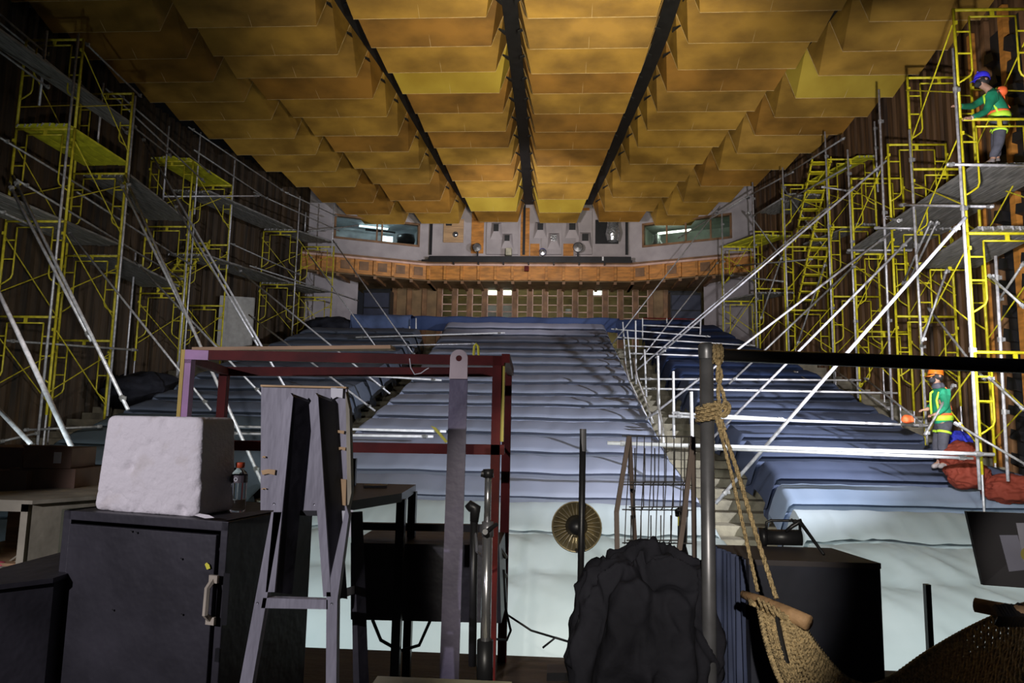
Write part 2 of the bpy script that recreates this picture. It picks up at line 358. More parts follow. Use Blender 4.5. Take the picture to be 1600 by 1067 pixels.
a, c, n, z0, z1 = wing(WL0, WL1, 655, 524, 'wall_back_left')
t, L = booth('booth_left', '', a, c, n, z0, z1, ROOMB, [.50, .44], ORGD)
tag(MB().obox(a+t*1.0+n*1.6+Vector((0, 0, z1+.12)), t*1.2, n*.15, Vector((0, 0, .05))).build('tube_lamp', GLOWB), 'cool tube lamp glowing inside the left control booth', 'lamp')
tag(MB().obox(a+t*.9+n*.9+Vector((0, 0, z0+.02)), t*.42, n*.05, Vector((0, 0, .50))).build('lit_screen', GLOWB), 'bright screen glowing behind the left booth window', 'screen')
b = MB(); b.obox(a+t*.1+n*.5+Vector((0, 0, z0-.5)), t*(L*.9), n*.4, Vector((0, 0, .62))); tag(b.build('equipment_desk', BLKM), 'dark equipment desk inside the left control booth', 'desk')
b = MB(); b.lathe(a+t*.45+n*.45+Vector((0, 0, z0+.12)), [(.05, 0), (.36, .04), (.4, .2), (.36, .38), (.1, .44)], 14); tag(b.build('wrapped_machine', BLKM, smooth=True), 'dark rounded machine at right end of the left booth window', 'machine')
b = MB(); b.obox(a+t*.9+n*.35+Vector((0, 0, z0+.52)), t*1.2, n*.1, Vector((0, 0, .07))); tag(b.build('shelf_bar', BLKM), 'thin dark shelf crossing the left booth window', 'shelf')
point('booth_fill', a+t*1.5+n*.36+Vector((0, 0, z1+.17)), 34, (.82, .93, 1), .03)  # unseen fill hidden above the window header, added to the tube lamp
a, c, n, z0, z1 = wing(WR0, WR1, 1005, 1142, 'wall_back_right')
t, L = booth('booth_right', '', a, c, n, z0, z1, ROOMG, [.27, .49, .77], ORGD)
tag(MB().obox(a+t*.25+n*1.2+Vector((0, 0, z1-.10)), t*1.35, n*.12, Vector((0, 0, .06))).build('tube_lamp', GLOW), 'warm tube lamp glowing inside the right control booth', 'lamp')
b = MB(); b.lathe(a+t*.4+n*.5+Vector((0, 0, z0-.2)), [(.22, 0), (.24, .4), (.14, .55), (.16, .7), (.02, .82)], 12); tag(b.build('wrapped_equipment', FOIL, smooth=True), 'silvery wrapped equipment behind the right booth window', 'equipment')
point('booth_fill', a+t*1.0+n*.36+Vector((0, 0, z1+.17)), 13, (.85, 1, .82), .03)  # unseen fill for the right booth, also hidden above the header

BW = Vector((0, 27, 0)); BN = Vector((0, 1, 0))
def bw(x, y, dy=0): p = on(x, y, (0, 27+dy, 0), BN); return p
def bpanel(x0, y0, x1, y1, m, th=.04, name='trim', label=None, cat=None, group=None, dy=0):
    p, q = bw(x0, y1, dy), bw(x1, y0, dy)
    o = MB().box(p.x, q.x, 27-th+dy, 27.0+dy, p.z, q.z).build(name, m)
    return tag(o, label, cat, group) if label else struct(o)
for i, (x0, y0, x1, y1) in enumerate([(736, 325, 757, 396), (813, 325, 828, 400), (828, 381, 843, 400), (880, 381, 896, 400), (910, 325, 921, 354)]):
    bpanel(x0, y0, x1, y1, ORG, .03, 'trim_%d' % (i+10))
for i, (x0, x1) in enumerate([(760, 811), (846, 878), (899, 925)]): bpanel(x0, 330, x1, 398, PLAS, .10, 'trim_%d' % (i+16))
o = bpanel(693, 343, 725, 379, TAN, .07, 'hatch_board', 'brown square hatch board on grey back wall', 'hatch')
p = bw(702, 349); MB().box(p.x-.12, p.x+.12, 26.9, 26.95, p.z-.12, p.z+.12).build('opening', BLK, o)
p = bw(712, 367); MB().lathe((p.x, 26.88, p.z), [(.0, .0), (.12, .02), (.13, .06), (.10, .1)], 12, (0, 1, 0)).build('port_lens', CHROME, o, smooth=True)
# splayed projection ports
for i, (x0, y0, x1, y1) in enumerate([(772, 353, 780, 364), (789, 370, 797, 379), (840, 352, 849, 362), (861, 369, 870, 379), (889, 352, 899, 362), (909, 368, 919, 379)]):
    p, q = bw(x0, y1), bw(x1, y0); yb = 26.84
    lab = ['upper projection port left of the middle column, leftmost of six', 'lower projection port left of the middle column', 'upper projection port just right of the middle column', 'lower projection port with pale glass, right of the middle column', 'upper projection port farther right of the middle column', 'lower projection port, rightmost of six'][i]
    r_ = thing('projection_port', ((p.x+q.x)/2, yb, p.z), lab, 'port', 'projection ports on the back wall')
    b = MB(); s_ = .10
    b.add([(p.x-s_*1.5, yb+.06, p.z-s_*3), (q.x+s_*1.5, yb+.06, p.z-s_*3), (q.x+s_, yb+.06, q.z+s_), (p.x-s_, yb+.06, q.z+s_), (p.x, yb-.1, p.z), (q.x, yb-.1, p.z), (q.x, yb-.1, q.z), (p.x, yb-.1, q.z)],
          [(0, 1, 5, 4), (1, 2, 6, 5), (2, 3, 7, 6), (3, 0, 4, 7)])
    b.build('splayed_surround', PLAS, r_); MB().box(p.x, q.x, yb-.09, yb-.07, p.z, q.z).build('glass', BLK if i != 3 else FOIL, r_)
bpanel(930, 344, 966, 381, BLKM, .05, 'dark_opening', 'dark square opening in back wall behind silvery wrapped thing', 'opening')
p = bw(956, 380)
tag(MB().lathe((p.x, 26.67, p.z), [(.22, 0), (.30, .3), (.24, .55), (.22, .8), (.14, .95), (.02, 1.0)], 14).build('wrapped_projector', FOIL, smooth=True), 'silvery plastic wrapped projector in the dark wall opening', 'projector')
# ledge, rail, fascia, soffit
p, q = bw(656, 400, -.5), bw(984, 400, -.5)
lb = thing('lighting_ledge', (0, 26.5, 7.9), 'long dark lighting ledge across the back wall under the ports', 'ledge')
MB().box(-4.15, 4.2, 26.45, 26.98, 7.95, 8.02).build('shelf', BLKM, lb)
MB().box(-3.85, 4.15, 26.42, 26.46, 7.92, 8.16).build('front_plate', BLKM, lb)
for x in range(-3, 4): MB().box(x+.1, x+.15, 26.5, 26.98, 7.86, 7.95).build('bracket', BLKM, lb)
def lampthing(x, y, r, m, lab, kind=0):
    p = on(x, y, (0, 26.55, 0), BN); t_ = thing('stage_lamp', (p.x, 26.7, 8.02), lab, 'lamp', 'lamps on the ledge')
    if kind == 0:
        MB().lathe((p.x, 26.35, p.z), [(r, 0), (r*.96, .1), (r*.6, .32), (r*.3, .36), (0, .38)], 16, (0, 1, 0)).build('housing', m, t_, smooth=True)
        MB().lathe((p.x, 26.36, p.z), [(0, 0), (r*.9, .02)], 16, (0, 1, 0)).build('lens', CHROME, t_)
    else: MB().box(p.x-r, p.x+r, 26.4, 26.75, p.z-r*1.2, p.z+r*1.2).build('housing', m, t_, bevel=.02)
    MB().box(p.x-.03, p.x+.03, 26.6, 26.7, 8.02, p.z).build('stand', BLKM, t_)
lampthing(746, 388, .17, CHROME, 'round chrome lamp near the left end of the ledge')
lampthing(795, 394, .12, CREAM, 'small square cream lamp on the ledge left of middle', 1)
MBx = on(795, 394, (0, 26.35, 0), BN)
lampthing(848, 395, .14, BLUEC, 'small deep blue lamp on the ledge right of middle')
lampthing(903, 388, .20, GREYM, 'tilted grey dome lamp toward right of the ledge')
tag(MB().box(*(lambda p: (p.x-.03, p.x+.03, 26.40, 26.42, p.z-.08, p.z+.08))(on(942, 404, (0, 26.4, 0), BN))).build('paper_tag', LABEL), 'small white tag stuck on the dark ledge front', 'tag')
for x, lab in ((676, 'dark vertical cable down the back wall at the left ledge end'), (979, 'dark vertical cable down the back wall at the right ledge end'), (820, 'dark vertical cable in the middle of the back wall')):
    a_, c_ = on(x, 300, (0, 26.9, 0), BN), on(x, 398, (0, 26.9, 0), BN)
    tag(MB().box(a_.x-.05, a_.x+.05, 26.86, 26.92, c_.z, 10.4).build('conduit', BLKM), lab, 'conduit')
def alongall(off, z0, z1, th, nm, m):
    b = MB()
    pts = [Vector((-8.6, 25.05)), Vector((-3.97, 27)), Vector((4.19, 27)), Vector((8.8, 24.95))]
    for i in range(3): b.obox(*slab(pts[i]-Vector((0, off)), pts[i+1]-Vector((0, off)), z0, z1, th))
    return struct(b.build(nm, m))
alongall(.30, ZF1-.02, ZF1+.06, .35, 'trim_20', PINK)
alongall(.24, ZF0, ZF1-.02, .06, 'trim_21', ORG)
alongall(.38, ZF1+.06, ZF1+.12, .2, 'trim_22', ORGD)
# pilasters and dark inset panels on the fascia; joists under
pts = [Vector((-8.6, 24.81, 0)), Vector((-3.97, 26.76, 0)), Vector((4.19, 26.76, 0)), Vector((8.8, 24.71, 0))]
n_ = 0
pl = thing('balcony_front', (0, 26.7, ZF0), 'curved orange timber balcony front with evenly spaced pilasters', 'balcony')
for i in range(3):
    L = (pts[i+1]-pts[i]).length; t = (pts[i+1]-pts[i]).normalized(); nn = Vector((t.y, -t.x, 0)); k = int(L/.63)
    for j in range(k+1):
        o_ = pts[i]+t*(L*j/max(k, 1)); MB().obox(o_+Vector((0, 0, ZF0)), t*.10, nn*.09, Vector((0, 0, ZF1-ZF0-.03))).build('pilaster', ORG, pl)
        MB().obox(o_+Vector((0, .1, ZF0-.13)), t*.12, Vector((0, 1.6, 0)), Vector((0, 0, .10))).build('joist', ORGD, pl)
        if i == 0 and 2 <= j <= 7 or i == 2 and j < 5 and j % 2 == 0: MB().obox(o_+t*.18+nn*.012+Vector((0, 0, ZF0+.15)), t*.36, nn*.02, Vector((0, 0, .34))).build('dark_inset', ORGD, pl)
b = MB(); b.prism([(-8.6, 25.0, ZF0-.02), (-3.97, 26.9, ZF0-.02), (4.19, 26.9, ZF0-.02), (8.8, 24.9, ZF0-.02), (8.8, 28.7, ZF0-.02), (-8.6, 28.7, ZF0-.02)], (0, 0, .04)); struct(b.build('ceiling_foyer', SOF))
p = bw(823, 420, -.4); tag(MB().box(p.x-.09, p.x+.09, 26.5, 26.62, p.z-.1, p.z+.1).build('junction_box', REDM), 'small dark red box hanging at middle of the balcony front', 'box')
# lower wall: timber screen with glazing in front of a lit corridor
D2 = 28.5
xs = [on(593.2+23.5*i, 470, (0, D2, 0), BN).x for i in range(1, 20)]
sc = thing('glazed_screen', (0, D2, 4.2), 'long timber screen of narrow glazed doors under the balcony', 'screen wall')
for i, x in enumerate(xs):
    MB().box(x-.10, x+.10, D2-.10, D2+.06, 4.2, ZF0-.02).build('post', ORGD, sc)
    if i < len(xs)-1:
        x2 = xs[i+1]
        if i < 3 or i == len(xs)-2:
            MB().box(x+.1, x2-.1, D2-.02, D2+.02, 4.2, ZF0-.02).build('solid_panel', SOF, sc)
        else:
            b = MB()
            for z in (6.0, 6.25, 6.55, 6.95): b.box(x+.1, x2-.1, D2-.03, D2+.03, z, z+.035)
            b.box(x+.1, x+.13, D2-.03, D2+.03, 4.2, ZF0-.02); b.box(x2-.13, x2-.1, D2-.03, D2+.03, 4.2, ZF0-.02)
            b.build('glazing_bars', PINK, sc)
            MB().box(x+.1, x2-.1, D2-.005, D2+.005, 4.2, ZF0-.02).build('pane', GLASS, sc)
struct(MB().box(-7.5, 8, 31.0, 31.1, 4.2, 7.4).build('wall_corridor', CORR)); struct(MB().box(-7.5, 8, D2, 31, 4.1, 4.2).build('floor_corridor', CORR))
struct(MB().box(-7.5, 8, D2+.1, 31, 7.3, 7.35).build('ceiling_corridor', CORR))
for x, lab in ((768, 'leftmost bright lamp seen through the glazed screen'), (791, 'second bright lamp seen through the glazed screen'), (932, 'bright lamp seen through the right part of the glazed screen')):
    p = on(x, 457, (0, 28.9, 0), BN); tag(MB().box(p.x-.22, p.x+.22, 28.9, 29.0, p.z-.09, p.z+.09).build('corridor_lamp', GLOW), lab, 'lamp', 'corridor lamps')
for x, y, s_, lab in ((768, 484, .2, 'pale lit panel in corridor, left one'), (791, 484, .26, 'pale lit panel in corridor, second one'), (888, 487, .12, 'small white notice behind the glazed screen')):
    p = on(x, y, (0, 28.9, 0), BN); tag(MB().box(p.x-s_, p.x+s_, 28.88, 28.92, 4.2 if s_ > .15 else p.z-s_*.8, p.z+s_).build('pale_panel', LABEL), lab, 'panel')
point('corridor_fill', (-1.0, 29.6, 4.5), 55, (1, .93, .7), .05); point('corridor_fill', (3.0, 29.6, 4.5), 30, (1, .93, .7), .05)  # unseen fill at floor level, added because the corridor lamps are weak
# return walls
struct(MB().obox(*slab(on(558, 480, (0, 27.3, 0), BN).xy, (-8.4, 25.3), 4.1, ZF0, .1)).build('wall_return_left', PLAS))
struct(MB().obox(*slab(on(1100, 480, (0, 27.3, 0), BN).xy, (8.6, 25.2), 4.1, ZF0, .1)).build('wall_return_right', PLAS))
xl = on(558, 480, (0, 27.3, 0), BN).x; xr = on(1100, 480, (0, 27.3, 0), BN).x
struct(MB().box(xl, xs[0], 28.6, 28.7, 4.1, ZF0).build('wall_recess_left', BLK)); struct(MB().box(xs[-1], xr, 28.6, 28.7, 4.1, ZF0).build('wall_recess_right', BLK))
for x0, x1, lab in ((570, 612, 'black metal cabinet under the balcony at left'), (1046, 1094, 'black metal cabinet under the balcony at right')):
    p, q = on(x0, 455, (0, 27.9, 0), BN), on(x1, 455, (0, 27.9, 0), BN)
    t_ = thing('storage_cabinet', ((p.x+q.x)/2, 27.9, 4.2), lab, 'cabinet'); MB().box(p.x, q.x, 27.7, 28.3, 4.2, 7.0).build('body', BLKM, t_)
    for k in range(4): MB().box(p.x+.05, q.x-.05, 27.66, 27.7, 4.3+k*.66, 4.9+k*.66).build('door', mat('cabinet_navy', (.03, .035, .06)), t_)
# ---------------------------------------------------------------- dust sheets over seat rows
def sheet(name, label, m, d_lo, d_hi, xl, xr, soft=0., front=True, side=.7, nx=70, seed=0):
    prof = []
    rows = [(RD[i], RZ[i]) for i in range(len(RD)) if d_lo <= RD[i] <= d_hi]
    if front: prof += [(rows[0][0]-.50, -1.55 if rows[0][0] < 9 else rows[0][1]-.8, 1), (rows[0][0]-.40, rows[0][1]-.75, 1), (rows[0][0]-.22, rows[0][1]-.25, 1), (rows[0][0]-.08, rows[0][1]-.05, 1)]
    for i, (d, z) in enumerate(rows):
        j = RD.index(d); pd, pz = (RD[j-1], RZ[j-1]) if j > 0 else (d-.8, z-.36)
        s_ = soft and d < 11
        if i and s_: prof += [(pd+(d-pd)*q/10, pz+(z-pz)*(q/10)+.07*math.sin(math.pi*q/10), 1) for q in range(1, 10)]
        elif i or not front:
            hh = .035 if soft else .075
            prof += [(pd+.03, pz-.12, 0), (pd+.34, pz-.08, 0), (pd+.36, pz+.02, 0), (pd+.13, pz+hh, 0), (pd+.16, pz+hh+.04, 1), (pd+.24, pz+hh+.08, 1), (d-.30, z-.075, 1), (d-.10, z-.012, 1)]
        prof += [(d, z, 1)]
    if not (soft and rows[-1][0] < 12): prof += [(rows[-1][0]+.05, rows[-1][1]-.25, 1)]
    b = MB(); n = len(prof)
    for j in range(nx+1):
        u = j/nx
        for i, (d, z, k) in enumerate(prof):
            a, c_ = lerp(d, *xl), lerp(d, *xr); x = a+(c_-a)*u
            e = min(u, 1-u)*abs(c_-a); zz = z+.020*noise.noise(Vector((x*1.1, d*.5, seed)))
            if k: zz += .008*noise.noise(Vector((x*5, d*2, seed+3)))+.004*math.sin(x*2*math.pi/.58)
            dd = d+.025*noise.noise(Vector((x*.9, d*3, seed+9)))
            if soft and d < 11: zz += .07*noise.noise(Vector((x*.6+d*.7, d*1.2-x*.4, seed+5)))*min(1, max(0, (10.9-d)))-.12*abs(noise.noise(Vector((x*1.2+d*1.5, d*.5-x*.35, seed+8))))*min(1, max(.15, (10.8-d)))-.05*abs(noise.noise(Vector((x*3+d*3.4, d*.9-x*.8, seed+18))))
            if e < .16:
                x += (e-.16)*.3*(1 if u > .5 else -1)*-1; zz -= side*(1-e/.16)**1.5
            b.v.append(Vector((x, dd, max(zz, fz(dd)+.02))))
    for j in range(nx):
        for i in range(n-1):
            a = j*n+i; b.f.append((a, a+n, a+n+1, a+1)); b.m.append(0)
    o = b.build(name, m, smooth=True); o.data.set_sharp_from_angle(angle=math.radians(50))
    return tag(o, label, 'dust sheet', 'cloth sheets over the seats')
CL = ([8, 13, 15.5, 17, 23.2], [-4.6, -3.0, -2.65, -2.5, -2.62]); CR = ([8, 10, 13, 16, 19, 23.2], [4.2, 3.8, 3.35, 3.2, 3.1, 2.95])
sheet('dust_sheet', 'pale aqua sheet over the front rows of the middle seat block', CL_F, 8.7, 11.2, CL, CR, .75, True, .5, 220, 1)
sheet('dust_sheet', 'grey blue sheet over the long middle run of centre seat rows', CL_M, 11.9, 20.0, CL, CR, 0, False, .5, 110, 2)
sheet('dust_sheet', 'grey sheet darkened as shade over the top rows of the centre block', CL_G, 20.0, 23.2, CL, CR, 0, False, .5, 90, 3)
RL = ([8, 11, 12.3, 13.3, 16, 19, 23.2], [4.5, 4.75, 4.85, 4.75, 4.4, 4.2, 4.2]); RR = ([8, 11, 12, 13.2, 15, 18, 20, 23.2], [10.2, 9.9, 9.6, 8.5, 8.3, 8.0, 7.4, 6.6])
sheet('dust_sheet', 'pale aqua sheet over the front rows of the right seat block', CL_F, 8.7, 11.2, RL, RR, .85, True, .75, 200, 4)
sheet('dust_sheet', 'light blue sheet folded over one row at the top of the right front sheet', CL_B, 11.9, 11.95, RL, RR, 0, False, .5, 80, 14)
sheet('dust_sheet', 'blue sheet darkened as shade over the middle rows of the right seat block', CL_D, 12.6, 17.6, RL, RR, 0, False, .5, 70, 5)
sheet('dust_sheet', 'navy sheet darkened as shade over the top rows of the right seat block', CL_N, 17.6, 23.2, RL, RR, 0, False, .5, 60, 6)
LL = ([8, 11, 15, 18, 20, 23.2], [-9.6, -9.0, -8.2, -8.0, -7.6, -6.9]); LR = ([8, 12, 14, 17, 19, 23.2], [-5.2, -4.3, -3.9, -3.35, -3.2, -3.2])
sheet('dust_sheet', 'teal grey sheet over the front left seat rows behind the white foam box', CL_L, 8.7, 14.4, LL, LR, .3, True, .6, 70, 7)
sheet('dust_sheet', 'slate sheet darkened as shade over the rear rows of the left seat block', CL_S, 14.4, 22.4, LL, LR, 0, False, .5, 60, 8)
# rear rail cover and boxes
def drape(x0, y0, x1, y1, d, m, name, lab, cat, th=.25):
    p, q = at(x0, y1, d), at(x1, y0, d); b = MB()
    def fn(u, v):
        x = p.x+(q.x-p.x)*u; z = q.z+(p.z-q.z)*max(0, (v-.15)/.85); y = d+(th*(1-v/.15) if v < .15 else 0)-.03*math.sin(x*9+2*noise.noise(Vector((x, 0, 0))))*max(0, v-.1)
        return (x, y, z+.015*math.sin(x*5))
    b.grid(fn, 80, 8); return tag(b.build(name, m, smooth=True, solid=.01), lab, cat)
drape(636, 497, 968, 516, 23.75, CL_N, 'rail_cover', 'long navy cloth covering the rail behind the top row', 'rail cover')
drape(546, 491, 642, 522, 22.9, mat('mid_blue_cloth', (.085, .12, .24), .8, 0, .3, 2, .3, 5), 'cloth_cover', 'bright blue cloth hung over the rear left rail', 'cloth', .9)
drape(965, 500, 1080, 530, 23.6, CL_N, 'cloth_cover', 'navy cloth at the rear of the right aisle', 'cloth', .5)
p = at(372, 470, 21.5); q = at(392, 540, 21.5)
tag(MB().obox(at(338, 545, 21.3), at(392, 545, 22.3)-at(338, 545, 21.3), Vector((0, .08, 0)), Vector((0, 0, 1.75))).build('pale_door', mat('pale_door_paint', (.36, .34, .31), .7)), 'pale flush door on the left side wall behind the scaffolds', 'door')
# ---------------------------------------------------------------- scaffolding
FWD, FHT = 1.22, 1.90
def frame_proto(m):
    root = thing('scaffold_section', (0, 0, 0), 'x', 'scaffold frame', 'yellow scaffold frames')
    for sgn, x in ((1, 0), (-1, FWD)):
        MB().tube((x, 0, 0), (x, 0, FHT), .026, 8).build('post', m, root, smooth=True)
        xi = x+sgn*.24
        b = MB(); b.poly([(xi, 0, FHT-.14), (xi, 0, .82), (xi-sgn*.03, 0, .74), (x+sgn*.10, 0, .66), (x, 0, .60)], .016, 6); b.build('inner_tube', m, root, smooth=True)
        for z in (1.50, 1.12): MB().tube((x, 0, z), (xi, 0, z), .015, 6).build('rung', m, root)
        b = MB(); b.tube((x, -.045, 1.62), (x, -.0, 1.62), .012, 6); b.box(x-.02, x+.02, -.06, -.045, 1.6, 1.66); b.build('brace_lock', m, root)
    MB().tube((0, 0, FHT-.02), (FWD, 0, FHT-.02), .025, 8).build('top_rail', m, root, smooth=True)
    MB().tube((.24, 0, FHT-.14), (FWD-.24, 0, FHT-.14), .016, 6).build('lower_rail', m, root, smooth=True)
    MB().box(FWD/2-.03, FWD/2+.03, -.012, .012, FHT-.14, FHT-.02).build('spacer', m, root)
    return root
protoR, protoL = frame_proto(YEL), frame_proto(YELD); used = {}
def place_frame(proto, x, y, z, lab):
    r = proto if proto not in used else copy_tree(proto); used[proto] = 1
    r.location = (x, y, z); r['label'] = lab; return r
ORD = ['topmost', 'second from the top', 'third from the top', 'lowest']
def T(side, proto, lst):
    out = []
    for (xi, yi, d, n, desc, up) in lst:
        p = at(xi, yi, d); zt = p.z+FHT*up; x = p.x if side > 0 else p.x-FWD
        for k in range(n):
            place_frame(proto, x, d, zt-FHT*(k+1), 'yellow scaffold frame, %s in the %s' % (ORD[k] if k < n-1 else 'lowest', desc))
        zb = zt-FHT*n; g = fz(d)
        for q in (0, FWD):
            if zb-g > .03:
                r = thing('base_jack', (x+q, d, g), 'steel screw jack under the %s post of the %s' % ('inner' if (q == 0) == (side > 0) else 'outer', desc), 'jack', 'screw jacks')
                MB().tube((x+q, d, g+.01), (x+q, d, zb+.1), .017, 8).build('screw', GAL, r); MB().box(x+q-.07, x+q+.07, d-.07, d+.07, g, g+.01).build('base_plate', GAL, r)
        out.append((x, d, zt, n, desc))
    return out
R = T(1, protoR, [(1500, 185, 11, 4, 'right-hand stack nearest the stage', 1), (1425, 263, 13.4, 4, 'second right-hand stack from the stage', 1), (1387, 225, 14.8, 3, 'third right-hand stack from the stage', 0),
     (1330, 278, 16.7, 3, 'fourth right-hand stack from the stage', 0), (1293, 248, 18.4, 3, 'fifth right-hand stack from the stage', 0), (1222, 288, 20.2, 3, 'sixth right-hand stack from the stage', 0),
     (1178, 361, 22.2, 2, 'seventh right-hand stack from the stage', 0), (1128, 385, 23.4, 2, 'right-hand stack farthest from the stage', 0)])
Lf = T(-1, protoL, [(117, 200, 12.5, 4, 'left-hand stack nearest the stage', 1), (197, 270, 14.3, 4, 'second left-hand stack from the stage', 1), (302, 251, 18.0, 3, 'third left-hand stack from the stage', 0),
     (363, 289, 20.0, 3, 'fourth left-hand stack from the stage', 0), (465, 361, 22.9, 2, 'fifth left-hand stack from the stage', 0), (522, 385, 24.3, 2, 'left-hand stack farthest from the stage', 0)])
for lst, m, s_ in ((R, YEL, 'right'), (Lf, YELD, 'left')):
    for i in range(0, len(lst), 2):
        a, c = lst[i], lst[i+1]; nm = ['nearest', 'second', 'third', 'farthest'][i//2] if s_ == 'right' else ['nearest', 'middle', 'farthest'][i//2]
        for k in range(min(a[3], c[3])):
            for q, sd in ((0, 'inner' if s_ == 'right' else 'wall'), (FWD, 'wall' if s_ == 'right' else 'inner')):
                r = thing('cross_brace', (a[0]+q, a[1], a[2]-FHT*(k+1)), 'crossed yellow braces on the %s side, %s in the %s %s tower' % (sd, ['highest', 'second highest', 'third highest', 'lowest'][k], nm, s_), 'scaffold brace', 'crossed braces between scaffold frames')
                za, zc = a[2]-FHT*(k+1), c[2]-FHT*(k+1); u = -.03 if q == 0 else .03
                for (h0, h1) in ((.45, 1.62), (1.62, .45)):
                    MB().tube((a[0]+q+u, a[1], za+h0), (c[0]+q+u, c[1], zc+h1), .012, 6).build('brace_rod', m, r)
def tdeck(a, c, z, m, lab, n=4, e0=-.15, e1=.15, wx=(.06, 1.16)):
    for i in range(n):
        w_ = (wx[1]-wx[0])/n; x0 = a[0]+wx[0]+i*w_; x1 = c[0]+wx[0]+i*w_; j = random.uniform(-.08, .08)
        y0, y1 = a[1]+e0+j, c[1]+e1+j
        b = MB(); b.obox((x0+.01, y0, z), (w_-.02, 0, 0), (x1-x0, y1-y0, 0), (0, 0, .05))
        o = tag(b.build('scaffold_plank', m), lab, 'plank', 'planks: '+lab[:50])
        b = MB()
        b.poly([(x0+w_*.2, y0-.05, z-.03), (x0+w_*.22, y0-.03, z+.03), (x0+w_*.25, y0+.02, z+.03), (x0+w_*.75, y0+.02, z+.03), (x0+w_*.78, y0-.03, z+.03), (x0+w_*.8, y0-.05, z-.03)], .014, 6)
        b.build('end_hook', GAL, o)
A = Lf
tdeck(A[0], A[1], A[0][2]-FHT-.0, YPLANK, 'yellow plank of the upper deck in the nearest left tower, second frame level')
tdeck(A[0], A[1], A[0][2]-FHT*2, PLANK, 'grey plank of the middle deck in the nearest left tower, third frame level', e0=-2.2)
tdeck((A[0][0], 10.6), (A[0][0], 14.6), A[0][2]-.95, PLANK, 'grey plank of the highest left deck, half a frame above the yellow deck', n=2, e0=0, e1=0, wx=(.6, 1.1))
tdeck(A[1], A[2], A[1][2]-FHT+.02, PLANK, 'grey plank bridging from the nearest to the middle left tower at upper level', e0=.2, e1=0)
tdeck(A[1], A[2], A[1][2]-FHT*2, PLANK, 'grey plank bridging from the nearest to the middle left tower at lower level', e0=.2, e1=0)
tdeck(A[2], A[3], A[2][2], YPLANK, 'yellow plank of the top deck in the middle left tower', n=3)
tdeck(A[3], A[4], A[4][2], PLANK, 'grey plank bridging to the farthest left tower at its top', e0=-1.2, e1=-.3)
tdeck(A[3], A[4], A[4][2]-FHT, PLANK, 'grey plank bridging to the farthest left tower at its middle', e0=-1.2, e1=-.3)
tdeck(A[4], A[5], A[4][2], PLANK, 'grey plank of the top deck in the farthest left tower')
tdeck(A[4], A[5], A[4][2]-FHT, PLANK, 'grey plank of the middle deck in the farthest left tower')
B = R
zw = at(1540, 258, 11.2).z
tdeck((B[0][0]+.25, 11.12), (B[2][0]-.1, 16.9), zw-.05, PLANK, 'long weathered plank of the deck the upper worker stands on', n=5, e0=0, e1=0, wx=(.0, 1.35))
tdeck(B[0], B[1], B[0][2]-FHT*2, PLANK, 'grey plank of the deck one frame below the upper worker')
tdeck(B[2], B[3], B[3][2]-FHT, PLANK, 'grey plank of the middle deck in the second right tower')
tdeck(B[4], B[5], B[4][2]-FHT*.02, YPLANK, 'yellow plank at the top of the third right tower', n=2, wx=(.7, 1.16))
tdeck(B[4], B[5], B[4][2]-FHT, PLANK, 'grey plank of the middle deck in the third right tower', n=2, wx=(.6, 1.16))
tdeck(B[5], B[6], B[6][2]+.45, PLANK, 'grey plank bridging from the third to the farthest right tower', e0=-.2, e1=-.4)
tdeck(B[6], B[7], B[7][2], YPLANK, 'yellow plank of the top deck in the farthest right tower', n=3)
tdeck(B[6], B[7], B[7][2]-FHT, PLANK, 'grey plank of the lower deck in the farthest right tower')
def stair(a, c, z0, z1, m, lab, x0, flip=1):
    r = thing('scaffold_stair', (x0, a, z0), lab, 'stair'); n = 9
    ya, yb = (a, c) if flip > 0 else (c, a)
    for q in (0, .5): MB().obox((x0+q, ya, z0), (.03, 0, 0), (0, yb-ya, z1-z0), (0, 0, .10)).build('stringer', m, r)
    for k in range(n):
        t = (k+.5)/n; MB().box(x0, x0+.53, ya+(yb-ya)*t-.11, ya+(yb-ya)*t+.11, z0+(z1-z0)*t+.03, z0+(z1-z0)*t+.06).build('tread', m, r)
stair(18.5, 20.0, B[4][2]-FHT, B[4][2], YEL, 'yellow steel stair flight at the top of the third right tower', B[5][0]+.25, -1)
stair(18.5, 20.0, B[4][2]-FHT*2, B[4][2]-FHT, YEL, 'yellow steel stair flight one level down in the third right tower', B[5][0]+.25, -1)
stair(18.1, 19.8, A[2][2]-FHT*2, A[2][2]-FHT, YELD, 'yellow steel stair flight in the middle left tower', A[2][0]+.4, 1)
def pole(x0, y0, d0, x1, y1, d1, lab, m=GAL, r=.024, coup=True):
    a, c = at(x0, y0, d0), at(x1, y1, d1)
    mid = (a+c)/2; o = MB().tube(a, c, r, 8).build('scaffold_pole', m, smooth=True)
    tag(o, lab, 'scaffold pole', 'grey scaffold tubes'); t = (c-a).normalized()
    if coup:
        for q in (.04, .96):
            p = a+(c-a)*q; b = MB(); b.tube(p-t*.035, p+t*.035, r*1.5, 8); b.obox(p+Vector((r, -r*1.2, -.02)), (.035, 0, 0), (0, .03, 0), (0, 0, .05)); b.build('coupler', GALD, o)
    return o
